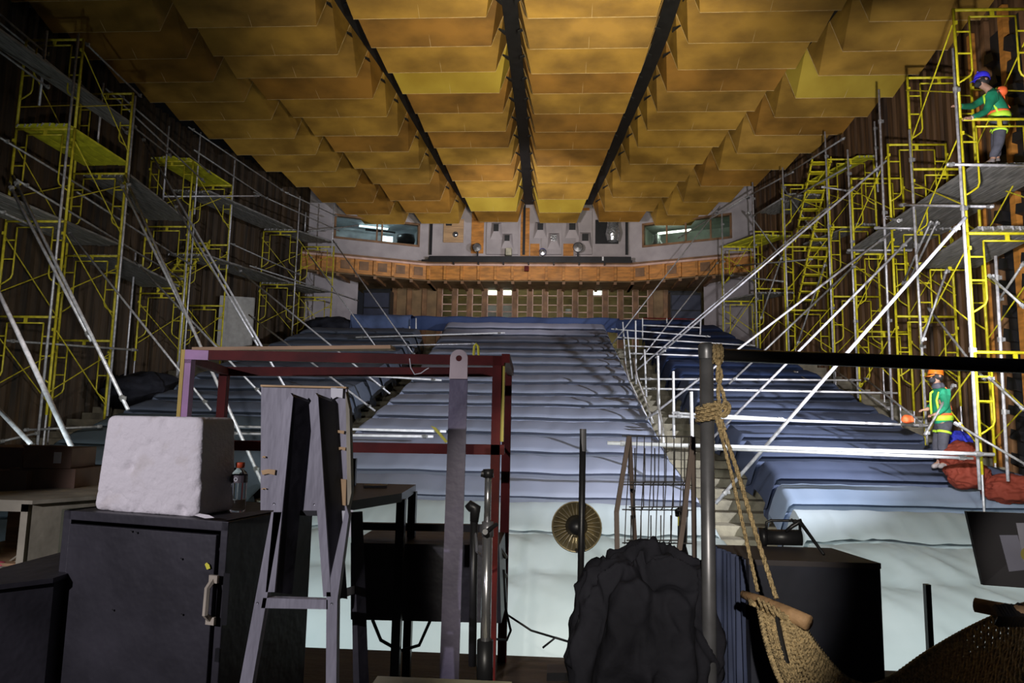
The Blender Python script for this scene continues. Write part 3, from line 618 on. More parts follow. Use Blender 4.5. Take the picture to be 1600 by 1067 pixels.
# right standards
for x0, y0, x1, y1, d, n in [(1488, 76, 1531, 765, 10.85, 'tallest bright standard tube beside the nearest right stack, held by the upper worker'), (1415, 203, 1449, 695, 13.2, 'standard tube left of the second right stack'), (1379, 140, 1395, 665, 14.6, 'tall standard tube left of the third right stack'),
     (1322, 234, 1341, 622, 16.5, 'standard tube left of the fourth right stack'), (1288, 206, 1304, 605, 18.2, 'standard tube left of the fifth right stack'), (1218, 262, 1234, 580, 20.0, 'standard tube left of the sixth right stack'),
     (1171, 285, 1184, 548, 22.0, 'standard tube left of the seventh right stack'), (1124, 330, 1133, 540, 23.2, 'standard tube left of the farthest right stack'), (1365, 190, 1372, 300, 17.6, 'short upright tube behind the third right stack'),
     (1564, 400, 1575, 752, 11.1, 'bright standard tube by the wall side of the nearest right stack')]:
    a = at(x1, y1, d); x0b = None
    top = at(x0, y0, d); o = MB().tube(Vector((a.x, a.y, a.z)), Vector((top.x*.3+a.x*.7 if abs(top.x-a.x) < .3 else top.x, d, top.z)), .024, 8).build('scaffold_pole', GAL, smooth=True)
    tag(o, n, 'scaffold pole', 'grey scaffold tubes')
    for q in (.3, .62, .9):
        p = a+(top-a)*q; p.x = a.x+(top.x-a.x)*.3*q if abs(top.x-a.x) < .3 else p.x; b = MB(); b.tube(p-Vector((0, 0, .04)), p+Vector((0, 0, .04)), .038, 8); b.box(p.x+.02, p.x+.07, p.y-.02, p.y+.02, p.z-.03, p.z+.03); b.build('coupler', GALD, o)
P = pole
P(1508, 340, 10.7, 1118, 787, 11.0, 'thickest white raking tube from the nearest right stack down into the right aisle', r=.028)
P(1424, 371, 13.1, 1112, 686, 13.6, 'raking tube from the second right stack down to the aisle railing')
P(1340, 410, 16.2, 1139, 600, 16.0, 'dull raking tube from the fourth right stack', GALD)
P(1391, 364, 14.5, 1009, 656, 14.2, 'long raking tube from the third right stack to the lower aisle railing')
P(1385, 251, 14.6, 1024, 559, 17.0, 'longest bright raking tube from high on the third right stack to the aisle')
P(1300, 318, 18.0, 995, 578, 17.6, 'raking tube just above and parallel to the longest bright one', GAL, .02)
P(1240, 268, 20, 1171, 305, 22, 'upper sloping guard tube behind the sixth right stack', GALD)
P(1171, 305, 22.0, 1060, 372, 24.6, 'upper sloping guard tube at the farthest right tower', GALD)
P(1320, 215, 17, 1225, 275, 20, 'upper sloping guard tube over the third right tower', GALD)
P(1330, 258, 17, 1225, 316, 20, 'lower sloping guard tube over the third right tower', GALD)
P(1222, 310, 20, 1175, 338, 22, 'middle guard tube between sixth and seventh right stacks', GALD)
P(1125, 322, 23, 955, 540, 21.5, 'thin raking tube from the farthest right stack up across the right booth window', GAL, .02)
P(1124, 406, 23, 1000, 562, 20, 'thin raking tube from low on the farthest right stack', GAL, .02)
P(1168, 330, 22, 1225, 408, 22, 'short diagonal tube beside the seventh right stack', GALD)
P(1222, 290, 20, 1290, 390, 19.5, 'long diagonal tube across the third right tower', GALD)
P(1222, 400, 20.3, 1188, 500, 21, 'steep diagonal tube low in the third right tower', GALD)
P(1290, 410, 19, 1245, 540, 19.5, 'steep diagonal tube behind the fifth right stack', GALD)
P(1385, 340, 15, 1405, 345, 13, 'short stub tube at the third right stack', GALD)
P(1405, 320, 13.1, 1553, 323, 11.3, 'horizontal ledger tube below the upper worker')
P(1479, 257, 10.8, 1612, 259, 10.9, 'horizontal ledger tube at the feet of the upper worker')
P(1367, 356, 14.6, 1430, 357, 14.0, 'short ledger tube at the third right stack', GAL)
P(1324, 391, 16.4, 1425, 391, 15.5, 'ledger tube at the fourth right stack', GAL)
P(1284, 292, 18.2, 1325, 298, 18.0, 'short ledger tube at the fifth right stack', GAL)
P(1140, 430, 22, 1225, 440, 20.4, 'ledger tube between the farthest right stacks', GALD)
P(1150, 415, 22.4, 1270, 405, 19, 'upper ledger tube behind the sixth right stack', GALD)
for k, (x0, y0, x1, y1, d0, d1) in enumerate([(1455, 345, 1410, 445, 12.4, 14), (1465, 345, 1415, 450, 12.5, 14.1), (1480, 420, 1440, 535, 12, 12.2), (1545, 430, 1600, 480, 11, 10.5), (1490, 600, 1445, 680, 12, 11.8), (1490, 660, 1610, 730, 10.9, 10.4), (1545, 590, 1600, 640, 11, 10.6), (1600, 410, 1560, 470, 10.6, 11.2), (1540, 595, 1450, 480, 11.4, 13), (1240, 580, 1330, 640, 18, 16), (1350, 590, 1440, 660, 15.6, 13), (1300, 575, 1390, 640, 17, 14.5)]):
    P(x0, y0, d0, x1, y1, d1, ['thin dark tube leaning behind the second right stack, left one of a pair', 'thin dark tube leaning behind the second right stack, right one of a pair', 'slanting thin tube above the lower worker', 'dark tube sloping to the right wall under the lower deck', 'thin tube crossing the legs of the lower worker',
      'thick dark tube sloping toward the red cloth at the right edge', 'dark tube sloping right beside the wall battens', 'thin tube rising toward the right frame edge', 'dark tube sloping behind the nearest right stack', 'dull tube sloping by the top of the right seats', 'dull tube sloping down beside the third right stack', 'dull tube sloping down by the fourth right stack'][k], GALD, .02)
# long ledgers across the aisle and right seats
for x0, y0, x1, y1, d0, d1, r_, lab in [(949, 692, 1553, 710, 10.7, 10.7, .03, 'thick white ledger tube crossing nearest, in front of the right block'), (1100, 700, 1520, 716, 10.9, 10.9, .024, 'second white ledger just under the thick one, in front of the right block'), (1045, 650, 1455, 665, 13.0, 13.0, .026, 'white ledger one step behind the thick nearest one'), (1050, 645, 1225, 655, 13.1, 13.1, .024, 'short white ledger over the aisle, doubled'),
     (1005, 607, 1402, 614, 14.7, 14.7, .022, 'white ledger crossing to the third right stack'), (1000, 592, 1345, 594, 16.2, 16.2, .022, 'white ledger crossing to the fourth right stack'), (985, 552, 1100, 556, 17.8, 17.8, .02, 'white ledger over the upper right aisle, third from top'),
     (975, 540, 1110, 546, 19.0, 19.0, .02, 'white ledger over the upper right aisle, second from top'), (955, 514, 1110, 526, 20.5, 20.5, .02, 'topmost white ledger over the right aisle'), (965, 527, 1180, 540, 19.8, 19.8, .02, 'long white ledger over upper right aisle reaching the far stacks')]:
    P(x0, y0, d0, x1, y1, d1, lab, WHT, r_)
for x0, y0, x1, y1, d, r_, lab in [(973, 503, 978, 572, 20, .02, 'white rail post topmost in the right aisle'), (980, 516, 988, 592, 18.8, .02, 'second white rail post down the right aisle'), (993, 501, 994, 600, 18.0, .022, 'third white rail post, tall, in the right aisle'), (1007, 546, 1010, 620, 17, .022, 'fourth white rail post in the right aisle'), (1028, 556, 1031, 690, 14.4, .026, 'thick white post with clamped head in the right aisle'), (1052, 580, 1053, 685, 13.4, .026, 'white post left of the grey foreground pole'), (1080, 612, 1083, 765, 11.4, .028, 'nearest white post in the right aisle, beside the grey foreground pole')]:
    P(x0, y0, d, x1, y1, d, lab, WHT, r_, False)
# slim curved handrails running down the aisle edge
for x0, y0, x1, y1, d0, d1, lab in [(975, 565, 1012, 655, 17.6, 14.6, 'curved white handrail bar, farthest of three in the right aisle'), (990, 560, 1020, 660, 17.2, 14.0, 'curved white handrail bar, middle of three in the right aisle'), (1028, 600, 1037, 692, 14.8, 13.0, 'curved white handrail bar, nearest of three in the right aisle')]:
    a, c = at(x0, y0, d0), at(x1, y1, d1); b = MB(); b.poly([a, a*.7+c*.3+Vector((-.03, 0, -.08)), a*.3+c*.7+Vector((.02, 0, -.1)), c], .022, 8)
    tag(b.build('handrail', WHT, smooth=True), lab, 'handrail', 'curved aisle handrails')
# black and white guard rail at rear right
g = thing('guard_rail', at(1050, 530, 21.8), 'low red and white guard rail behind the upper right aisle', 'guard rail')
for x0, y0, x1, y1, m in [(1004, 497, 1095, 499, REDM), (1004, 508, 1095, 512, WHT), (1004, 497, 1004, 530, WHT), (1042, 497, 1042, 505, WHT), (1095, 499, 1094, 525, WHT)]:
    MB().tube(at(x0, y0, 21.8), at(x1, y1, 21.8), .022, 6).build('rail' if y0 != 497 or x1 > 1050 else 'upright', m, g)
# left side tubes
for x0, y0, d0, x1, y1, d1, r_, lab in [
 (-15, 430, 7.4, 143, 764, 6.6, .026, 'thick pale raking tube passing left of the foam box'), (-40, 600, 7.4, 58, 704, 7.0, .024, 'short pale raking tube at the far left above the cardboard boxes'),
 (13, 285, 11.2, 143, 533, 10.4, .026, 'left tube of the doubled raking pair on the nearest left stack'), (20, 275, 11.0, 200, 640, 9.6, .026, 'right, longer tube of the doubled raking pair ending above the foam box'),
 (187, 283, 13.4, 306, 524, 12.6, .026, 'left tube of the second doubled raking pair'), (194, 275, 13.2, 412, 760, 10.2, .026, 'long tube of the second doubled raking pair, seen through the maroon frame'),
 (270, 315, 16.6, 403, 540, 15.4, .026, 'left tube of the third doubled raking pair'), (217, 206, 17, 446, 606, 14.2, .026, 'long tube of the third doubled raking pair'),
 (100, 352, 13.4, 330, 641, 12.4, .022, 'single raking tube from the nearest left stack to the maroon frame'), (211, 408, 15, 410, 618, 13.6, .022, 'single raking tube behind the second left stack'),
 (367, 417, 18, 609, 615, 15.6, .022, 'long raking tube crossing the farthest left tower to the middle seats'), (389, 492, 18, 586, 642, 14.6, .022, 'lower long raking tube crossing to the left aisle'),
 (482, 397, 22, 592, 548, 20, .02, 'thin raking tube below the left booth'), (520, 375, 23, 652, 562, 20, .02, 'thin raking tube from the farthest left stack over the blue cloth')]:
    P(x0, y0, d0, x1, y1, d1, lab, GAL, r_)
for x0, y0, d0, x1, y1, d1, lab in [
 (-10, 14, 11.6, 76, 87, 12.6, 'upper guard tube at top left corner of the picture'), (-10, 28, 11.8, 108, 124, 13.6, 'second guard tube at top left corner'), (-10, 74, 11, 77, 138, 12, 'third guard tube at top left corner'),
 (132, 66, 12.8, 221, 152, 15.0, 'guard tube sloping right from the top of the nearest left stack'), (184, 146, 14.6, 330, 272, 18.4, 'upper guard tube between the nearest and middle left towers'), (165, 138, 14.2, 320, 285, 18.2, 'second guard tube between the nearest and middle left towers'),
 (160, 160, 14.4, 268, 245, 17, 'third guard tube between the nearest and middle left towers'), (120, 125, 13.4, 200, 210, 15, 'middle guard tube beside the second left stack'),
 (294, 198, 17.6, 445, 300, 21.4, 'top handrail tube above the middle left tower'), (445, 300, 21.4, 527, 338, 24.4, 'top handrail tube above the farthest left tower'), (303, 234, 17.6, 420, 312, 20.8, 'second handrail tube above the middle left tower'),
 (396, 300, 20.4, 530, 361, 24.4, 'second handrail tube above the farthest left tower'), (0, 215, 11.4, 200, 335, 15, 'dark tube sloping behind the nearest left stack, upper'), (25, 280, 11.4, 290, 440, 18, 'long dark tube sloping under the upper left decks'),
 (0, 330, 11, 100, 375, 13.2, 'dark tube along the edge of the lower left deck'), (120, 300, 13.4, 300, 415, 18, 'dark tube sloping to the middle left tower'), (360, 380, 20, 470, 430, 22.6, 'tube sloping beneath the farthest left top deck'),
 (390, 415, 20, 560, 470, 24.4, 'lower tube sloping beneath the farthest left top deck')]:
    P(x0, y0, d0, x1, y1, d1, lab, GALD, .022)
for x0, y0, x1, y1, d, lab in [(75, 48, 60, 165, 12.4, 'upright guard post at the top of the nearest left stack'), (161, 130, 152, 235, 14.2, 'upright guard post at the second left stack'), (264, 197, 255, 312, 17.6, 'upright guard post before the middle left tower'), (314, 207, 303, 335, 18.4, 'upright guard post on the middle left tower'), (369, 250, 353, 420, 20, 'upright guard post at the fourth left stack'), (470, 307, 454, 537, 22.8, 'long upright tube beside the fifth left stack'), (524, 318, 516, 400, 24.2, 'upright guard post on the farthest left stack'), (478, 332, 476, 362, 24, 'short upright guard post near the left booth'),
     (128, 52, 52, 700, 12.3, 'dark standard tube beside the nearest left stack'), (214, 150, 165, 650, 14.1, 'standard tube beside the second left stack'), (212, 395, 193, 612, 16.6, 'outer one of the pale paired standards by the left wall'), (300, 330, 274, 600, 17.8, 'pale standard tube beside the third left stack'), (306, 350, 281, 600, 18.1, 'second pale standard tube beside the third left stack')]:
    a, c = at(x1, y1, d), at(x0, y0, d); mx = (a.x+c.x)/2
    o = MB().tube((mx, d, a.z), (mx, d, c.z), .024, 8).build('scaffold_pole', GAL, smooth=True); tag(o, lab, 'scaffold pole', 'grey scaffold tubes')
for x0, y0, d0, x1, y1, d1, lab, m in [(10, 532, 12.2, 215, 547, 14.1, 'long horizontal tube low across the nearest left tower', GALD), (36, 672, 12.3, 160, 666, 13, 'horizontal tube at the foot of the nearest left stack', GALD), (0, 690, 11.6, 60, 676, 12.2, 'short horizontal tube at far left foot', GALD),
     (255, 307, 17.6, 405, 306, 20, 'pale horizontal tube crossing the middle left tower', GAL), (480, 362, 23, 560, 352, 24.6, 'horizontal tube crossing below the left booth window', GALD), (360, 574, 16.5, 690, 594, 16.5, 'long white horizontal tube crossing behind the maroon frame', WHT), (556, 527, 20.5, 789, 520, 21, 'long thin pale tube lying over the top seat rows', WHT), (560, 541, 20, 745, 537, 20.3, 'thin pale tube just below the top one on the seat rows', GAL),
     (350, 666, 12.6, 697, 674, 12.6, 'upper of two bright horizontal tubes behind the easel', WHT), (352, 677, 12.3, 677, 682, 12.3, 'lower of two bright horizontal tubes behind the easel', WHT)]:
    P(x0, y0, d0, x1, y1, d1, lab, m, .024)
for x, y0, y1, lab in ((650, 497, 533, 'short white upright tube beside the bright blue cloth'), (640, 510, 540, 'second short white upright tube beside the bright blue cloth')):
    P(x, y0, 22.5, x, y1, 22.5, lab, WHT, .024, False)
# red sheets at the foot of the right stacks
def lump(name, c, r, m, lab, cat, seed=0, fr=2.2, amp=.25, sub=5, parent=None, floor=None):
    bm = bmesh.new(); bmesh.ops.create_icosphere(bm, subdivisions=sub, radius=1)
    b = MB()
    for v in bm.verts:
        p = v.co.copy(); n1 = noise.noise(p*fr+Vector((seed, 0, 0))); n2 = 1-abs(noise.noise(p*fr*1.7+Vector((seed, 5, 2))))*2.2
        n3 = 1-abs(noise.noise(Vector((p.x*4.5, p.y*4.5, p.z*1.6))+Vector((seed, 9, 1)))+.5*noise.noise(p*6))*2
        s_ = 1+amp*(n1*.8+n2*.35+n3*.22); q = Vector((c[0]+p.x*r[0]*s_, c[1]+p.y*r[1]*s_, c[2]+p.z*r[2]*s_))
        if floor is not None: q.z = max(q.z, floor)
        b.v.append(q)
    b.f = [tuple(v.index for v in f.verts) for f in bm.faces]; b.m = [0]*len(b.f); bm.free()
    o = b.build(name, m, parent, smooth=True); return tag(o, lab, cat) if lab else o
for i, (x, y, d, rr, lab) in enumerate([(1500, 712, 12.0, (.28, .2, .22), 'red cloth bundle below the feet of the lower worker'), (1512, 742, 11.6, (.33, .22, .20), 'red cloth bundle in front of the nearest right stack foot'), (1582, 765, 11.4, (.42, .3, .22), 'large red cloth bundle at the right edge')]):
    p = at(x, y, d); lump('red_cloth', p, rr, CL_R, lab, 'cloth', i*3, 1.6, .28)
p = at(1496, 688, 12.6); lump('blue_bag', p, (.22, .15, .15), BLUEC, 'deep blue bag lying behind the lower worker', 'bag', 5)
p = at(1418, 655, 12.4); lump('orange_harness_bag', p, (.10, .07, .07), VORG, 'orange harness bundle left of the lower worker', 'harness', 6, 1.5, .3, 3)
# dark mass at rear left
p = at(520, 512, 23.2); lump('black_cover', p, (.9, .4, .35), CL_K, 'black covered heap below the left booth', 'cover', 8, 2, .3, 4)
p = at(250, 600, 19.5); lump('black_cover', at(232, 612, 17), (1.0, 1.0, .45), CL_K, 'black covered heap at top of the left seats beside the wall', 'cover', 9, 2, .3, 4)
# ---------------------------------------------------------------- foreground on the stage
V = Vector; Z = V((0, 0, 1))
# black cabinet
FL, FR = at(100, 797, 3.0), at(357, 812, 2.8); FR.z = FL.z; top = FL.z
t = (FR-FL).normalized(); W = (FR-FL).length; n = V((-t.y, t.x, 0)); DP = .62
cab = thing('black_cabinet', V((FL.x, FL.y, 0))+t*W/2+n*DP/2, 'scuffed black wooden cabinet with a door and wooden handle, under the white foam box', 'cabinet')
o_ = V((FL.x, FL.y, 0))
b = MB(); b.obox(o_, t*.045, n*DP, Z*top); b.obox(o_+t*(W-.035), t*.035, n*DP, Z*top); b.obox(o_+Z*(top-.04), t*W, n*DP, Z*.04); b.obox(o_, t*W, n*DP, Z*.06); b.obox(o_+n*(DP-.02), t*W, n*.02, Z*top)
b.build('carcass', BLKP, cab, bevel=.004)
dr = MB().obox(o_+t*.055+Z*.08-n*.012, t*(W-.10), n*.025, Z*(top-.135)).build('door', BLKP, cab, bevel=.003)
def fpt(x, y, k=.02): return on(x, y, FL-n*k, n)
p0, p1 = fpt(335, 898), fpt(329, 975)
b = MB(); b.obox(p0-t*.016, t*.04, -n*.012, Z*-.03); b.obox(p1-t*.016, t*.04, -n*.012, Z*.03)
b.poly([p0-Z*.02-n*.005, p0-Z*.045-n*.035, p1+Z*.045-n*.035, p1+Z*.02-n*.005], .012, 6); b.build('handle', mat('pale_handle_wood', (.50, .44, .34), .7), dr)
p = fpt(348, 935); MB().obox(p-Z*.10, t*.03, -n*.004, Z*.20).build('latch_plate', BLKM, dr); p = fpt(339, 1020); MB().obox(p-Z*.03, t*.02, -n*.012, Z*.05).build('hasp', BLKM, dr)
p = fpt(324, 885); b = MB(); b.prism([p+t*a+Z*c for a, c in [(-.012, .008), (-.004, .016), (.01, .008), (.016, -.006), (0, -.012)]], -n*.002); b.build('yellow_sticker', TAPE, dr)
p = fpt(318, 806); b = MB(); b.prism([p+t*a+Z*c-n*0 for a, c in [(-.045, 0), (-.02, .009), (.03, .005), (.055, -.004), (.01, -.009)]], -n*.002); b.build('chipped_patch', FOAM, cab)
for (x, y) in ((205, 830), (213, 832), (283, 873), (176, 953), (284, 960)):
    p = fpt(x, y); MB().lathe(p, [(0, 0), (.005, .001)], 8, -n).build('screw_hole', BLK, dr)
# foam box
FB, FC = on(137, 796, FL+n*.03, n), on(301, 797, FL+n*.03, n); wB = (FC-FB).length
s = thing('foam_box', V((FB.x, FB.y, top))+t*wB/2+n*.14, 'worn white styrofoam box standing on the black cabinet', 'foam box')
b = MB(); bm = bmesh.new(); bmesh.ops.create_cube(bm, size=1); 
bmesh.ops.bevel(bm, geom=bm.edges[:], offset=.085, segments=5, profile=.6, affect='EDGES'); bmesh.ops.subdivide_edges(bm, edges=[e for e in bm.edges if e.calc_length() > .3], cuts=36, use_grid_fill=True)
HB = .425
for v in bm.verts:
    p = v.co; k = p.z+.5; sc_ = 1-.085*k
    q = V((FB.x, FB.y, top))+t*(wB*(.5+p.x*sc_)+.01)+n*(.14+p.y*.25*sc_)+Z*(k*HB)
    d_ = noise.noise(q*26)*.5+noise.noise(q*60)*.3; g = max(0, noise.noise(q*15+V((3, 1, 7)))-.30)+.6*max(0, noise.noise(V((q.x*55, q.y*20, q.z*30)))-.42)
    q -= n*(-.0015*d_ - .035*g)*(1 if p.y < 0 else 0); q += t*(.001*d_)
    if p.z < -.3: q += n*(.010*max(0, noise.noise(q*40)))
    b.v.append(q)
b.f = [tuple(v.index for v in f.verts) for f in bm.faces]; b.m = [0]*len(b.f); bm.free()
b.build('box_shell', FOAM, s, smooth=True)
# bottle
p = atz(371, 796, top); p = at(371, 796, 3.1); p.z = top
bo = thing('plastic_bottle', p, 'clear plastic water bottle with an orange red cap, between foam box and easel', 'bottle')
k = .215
MB().lathe(p, [(0, 0), (.030, 0), (.034, .01), (.034, .05), (.031, .055), (.034, .06), (.034, .125), (.036, .13), (.036, .165), (.030, .178), (.016, .192), (.016, .2)], 20).build('bottle_body', BOTG, bo, smooth=True)
MB().lathe(p, [(0, .222), (.019, .222), (.020, .218), (.020, .198), (.0, .198)], 16).build('cap', REDCAP, bo, smooth=True)
lb_ = MB().lathe(p, [(.0365, .132), (.0365, .165)], 20).build('label', mat('bottle_label', (.12, .10, .11), .5), bo); MB().lathe(p+V((0, -.0372, .148)), [(.006, 0), (.009, -.0005)], 14, (0, 1, 0)).build('label_mark', LABEL, bo)
# left stack behind: boxes
def obox_px(x0, x1, ytop, ybot, d, depth, name, m, label=None, cat=None, rot=0, parent=None, bevel=.004, group=None):
    a, c = at(x0, ytop, d), at(x1, ytop, d); zb = at((x0+x1)/2, ybot, d).z; tt = V((math.cos(rot), math.sin(rot), 0)); nn = V((-tt.y, tt.x, 0)); w_ = (c.x-a.x)/math.cos(rot)
    o = MB().obox(V((a.x, d, zb)), tt*w_, nn*depth, Z*(max(a.z, c.z)-zb)).build(name, m, parent, bevel=bevel)
    return tag(o, label, cat, group) if label else o
zc = at(60, 775, 3.9).z
wc = thing('wooden_crate', at(20, 885, 3.7), 'pale cabinet with a cream edged open compartment at the far left', 'cabinet')
P0 = at(-60, 785, 3.6); zt = P0.z; zb = 0.0
b = MB(); b.box(P0.x-.3, at(45, 785, 3.6).x, 3.6, 3.63, zt-.04, zt); xr_ = at(45, 785, 3.6).x; b.box(xr_-.04, xr_, 3.6, 3.63, zb, zt); b.box(P0.x-.3, xr_, 3.6, 3.63, zb, at(20, 887, 3.6).z); b.build('front_edge', CREAM, wc)
b = MB(); b.obox((xr_-.02, 3.62, zb), (.02, 0, 0), (.55, .9, 0), (0, 0, zt-zb)); b.box(P0.x-.3, xr_, 3.62, 4.4, zt-.02, zt); b.build('side_panel', CREAM, wc)
b = MB(); b.prism([(P0.x-.3, 3.6, zt), (xr_+.02, 3.6, zt), (xr_+.58, 4.5, zt), (P0.x+.2, 4.5, zt)], (0, 0, .02)); b.build('top', CREAM, wc)
MB().box(P0.x-.3, xr_-.04, 4.3, 4.35, zb, zt-.03).build('back_panel', TAN, wc); MB().box(P0.x-.3, xr_-.04, 3.66, 4.3, .1, at(20, 878, 3.7).z).build('shelf', TAN, wc)
tag(MB().poly([at(8, 882, 3.75), at(28, 868, 3.7), at(38, 858, 3.68), at(30, 874, 3.7), at(15, 884, 3.75)], .006, 6).build('coiled_wire', CREAM), 'thin pale wire coil inside the open cream edged compartment', 'wire')
tag(lump('pink_object', at(-2, 884, 3.68), (.05, .03, .025), mat('pink_plastic', (.7, .12, .16), .5), 'x', 'x', 3, 1, .1, 3), 'small pinkish red object at the left edge in the open compartment', 'object')
def carton(x0, x1, y0, y1, d, dep, rot, lab, flap=False):
    a = at(x0, y1, d); w_ = at(x1, y1, d).x-a.x; h = at(x0, y0, d).z-a.z; tt = V((math.cos(rot), math.sin(rot), 0)); nn = V((-tt.y, tt.x, 0))
    r = thing('cardboard_box', a, lab, 'cardboard box', 'cardboard boxes stacked at the far left')
    MB().obox(a, tt*w_, nn*dep, Z*h).build('carton', CARD, r, bevel=.003)
    if flap: MB().obox(a+Z*h, tt*w_, nn*-.02+Z*.015, -Z*.002).build('flap', CARD, r); MB().obox(a+tt*(w_*.63)+Z*(h*.25)-nn*.002, tt*(w_*.16), nn*.001, Z*(h*.55)).build('printed_label', LABEL, r)
    return r
carton(-70, 36, 733, 766, 4.15, .4, .05, 'cardboard box at the left picture edge, bottom one'); carton(12, 108, 731, 765, 4.2, .35, .12, 'cardboard box, lower right one of the stack'); carton(35, 104, 699, 731, 4.2, .3, .14, 'small cardboard box with a pale label, topmost right', True); carton(-60, 34, 697, 733, 4.3, .4, .0, 'dark cardboard box, upper left one at the picture edge')
obox_px(66, 190, 798, 930, 3.75, .3, 'olive_board', OLIVE, 'dark olive board standing between the pale cabinet and the black cabinet', 'board')
lc = thing('dark_chest', at(10, 940, 2.7), 'low black chest at bottom left with a dusty top', 'chest')
a = at(-80, 940, 2.55); c = at(92, 940, 2.9); c.z = a.z
MB().prism([(a.x-.2, 2.5, 0), (c.x-.03, 2.9, 0), (c.x-.05, 3.5, 0), (a.x-.2, 3.5, 0)], (0, 0, a.z)).build('body', BLKP, lc); MB().prism([(a.x-.2, 2.48, a.z), (c.x-.02, 2.88, a.z), (c.x-.04, 3.5, a.z), (a.x-.2, 3.5, a.z)], (0, 0, .02)).build('lid', BLKP, lc)
# grey easel (seen from behind)
ed = 2.5
ez = thing('wooden_easel', at(465, 1100, ed), 'grey painted wooden board on a homemade A-frame stand, right of the cabinet', 'easel')
def E(x, y, dd=0): return at(x, y, ed+dd)
b = MB(); b.prism([E(408, 603, .07), E(542, 607, .07), E(546, 798, .07), E(407, 797, .07)], (0, .018, 0)); bd = b.build('board', GREYP, ez)
b = MB(); b.prism([E(540, 612, .05), E(546, 640, .02), E(549, 770, .02), E(543, 798, .05)], (.004, .02, 0)); b.build('curled_sheet_edge', CREAM, bd)
b = MB(); b.prism([E(407, 601, .06), E(541, 604, .06), E(541, 607, .06), E(407, 604, .06)], (0, .03, 0)); b.build('bare_top_edge', CHIP, bd)
for (x0, y0, x1, y1) in [(518, 672, 538, 678), (525, 698, 540, 704), (408, 733, 430, 742), (518, 748, 541, 790), (408, 762, 416, 765), (409, 712, 415, 716)]:
    b = MB(); b.prism([E(x0, y0+2, .062), E((x0+x1)/2, y0, .062), E(x1, y0+1, .062), E(x1-1, y1, .062), E((x0+x1)/2, y1-2, .062), E(x0+2, y1, .062)], (0, .003, 0)); b.build('paint_chip', CHIP, bd)
b = MB(); b.prism([E(517, 605, .060), E(536, 606, .060), E(535, 622, .060), E(526, 620, .060), E(517, 625, .060)], (0, .003, 0)); b.build('white_chip', LABEL, bd)
for (x0, x1, xb0, xb1, yb) in ((445, 459, 415, 429, 925), (484, 498, 505, 517, 932)):
    for nm, pts, dd in (('strut', [E(x0-1, 632), E(x0+9, 614), E(x1-1, 620), E(xb1, yb), E(xb0, yb)], (.004, .012, 0)),):
        b = MB(); b.prism(pts, dd); b.build(nm, GREYP, ez)
    b = MB(); q0, q1, q2, q3 = E(x0+9, 614, .003), E(xb1, yb, .003), E(xb1+2, yb, .003), E(x1, 620, .003)
    b.prism([q0, q3, q1, q1+V((-.004, 0, 0))], (.045, .055, -.02)); b.build('strut_web', BLKP, ez)  # shaded side face of the brace, its shade put in as black
for pts in ([E(424, 800), E(440, 800), E(391, 1085), E(371, 1085)], [E(541, 790, .01), E(545, 805, .01), E(527, 938), E(510, 930)], [E(510, 925), E(527, 925), E(525, 1090), E(509, 1090)]):
    b = MB(); b.prism(pts, (0, .035, 0)); b.build('leg', GREYP, ez)
b = MB(); b.prism([E(411, 934), E(512, 937), E(512, 952), E(408, 950)], (0, .03, 0)); b.build('crossbar', GREYP, ez)
b = MB(); b.prism([E(525, 925, .0), E(525, 938, .0), at(562, 925, 2.9), at(562, 913, 2.9)], (.0, .02, 0)); b.build('side_bar', GREYP, ez)
b = MB(); b.prism([E(548, 800, .3), E(552, 800, .3), E(562, 1085, .3), E(552, 1085, .3)], (.03, .03, 0)); b.build('rear_leg', BLKP, ez)
for (x, y) in ((428, 787), (491, 788), (402, 942), (518, 943)): MB().lathe(E(x, y, -.001), [(0, 0), (.004, .001)], 8, (0, -1, 0)).build('bolt', GREYM, ez)
obox_px(530, 552, 797, 839, 3.3, .002, 'paper_sheet', LABEL, 'small white paper sheet hanging behind the easel', 'paper', bevel=0)
# dark table behind
tb = thing('dark_table', at(600, 1005, 4.4), 'tall dark metal table behind the easel, its top edge catching light', 'table')
q = [at(548, 752, 4.5), at(650, 756, 4.5), at(628, 771, 3.95), at(500, 800, 3.3), at(470, 800, 3.3)]; zt = at(650, 757, 4.5).z
b = MB(); b.prism([(v.x, v.y, zt) for v in q], (0, 0, -.05)); b.build('tabletop', BLKM, tb)
for (x, d_) in ((645, 4.45), (628, 4.0)): p = at(x, 770, d_); MB().box(p.x-.025, p.x+.025, d_-.025, d_+.025, 0, zt-.04).build('leg', BLKM, tb)
p0, p1 = at(560, 828, 4.4), at(770, 832, 4.4); MB().obox(p0, p1-p0, (0, .04, 0), (0, 0, .045)).build('rail', BLKM, tb)
tag(MB().obox(V((at(575, 750, 4.3).x, 4.2, zt)), V((.14, .02, 0)), V((-.02, .1, 0)), Z*.015).build('small_book', LABEL), 'thin pale booklet lying on the dark table', 'booklet')
tag(MB().box(at(548, 700, 4.3).x, at(552, 700, 4.3).x+.02, 4.3, 4.33, zt, zt+.17).build('phone_handset', BLKM), 'small upright black handset on the dark table beside the easel', 'device')
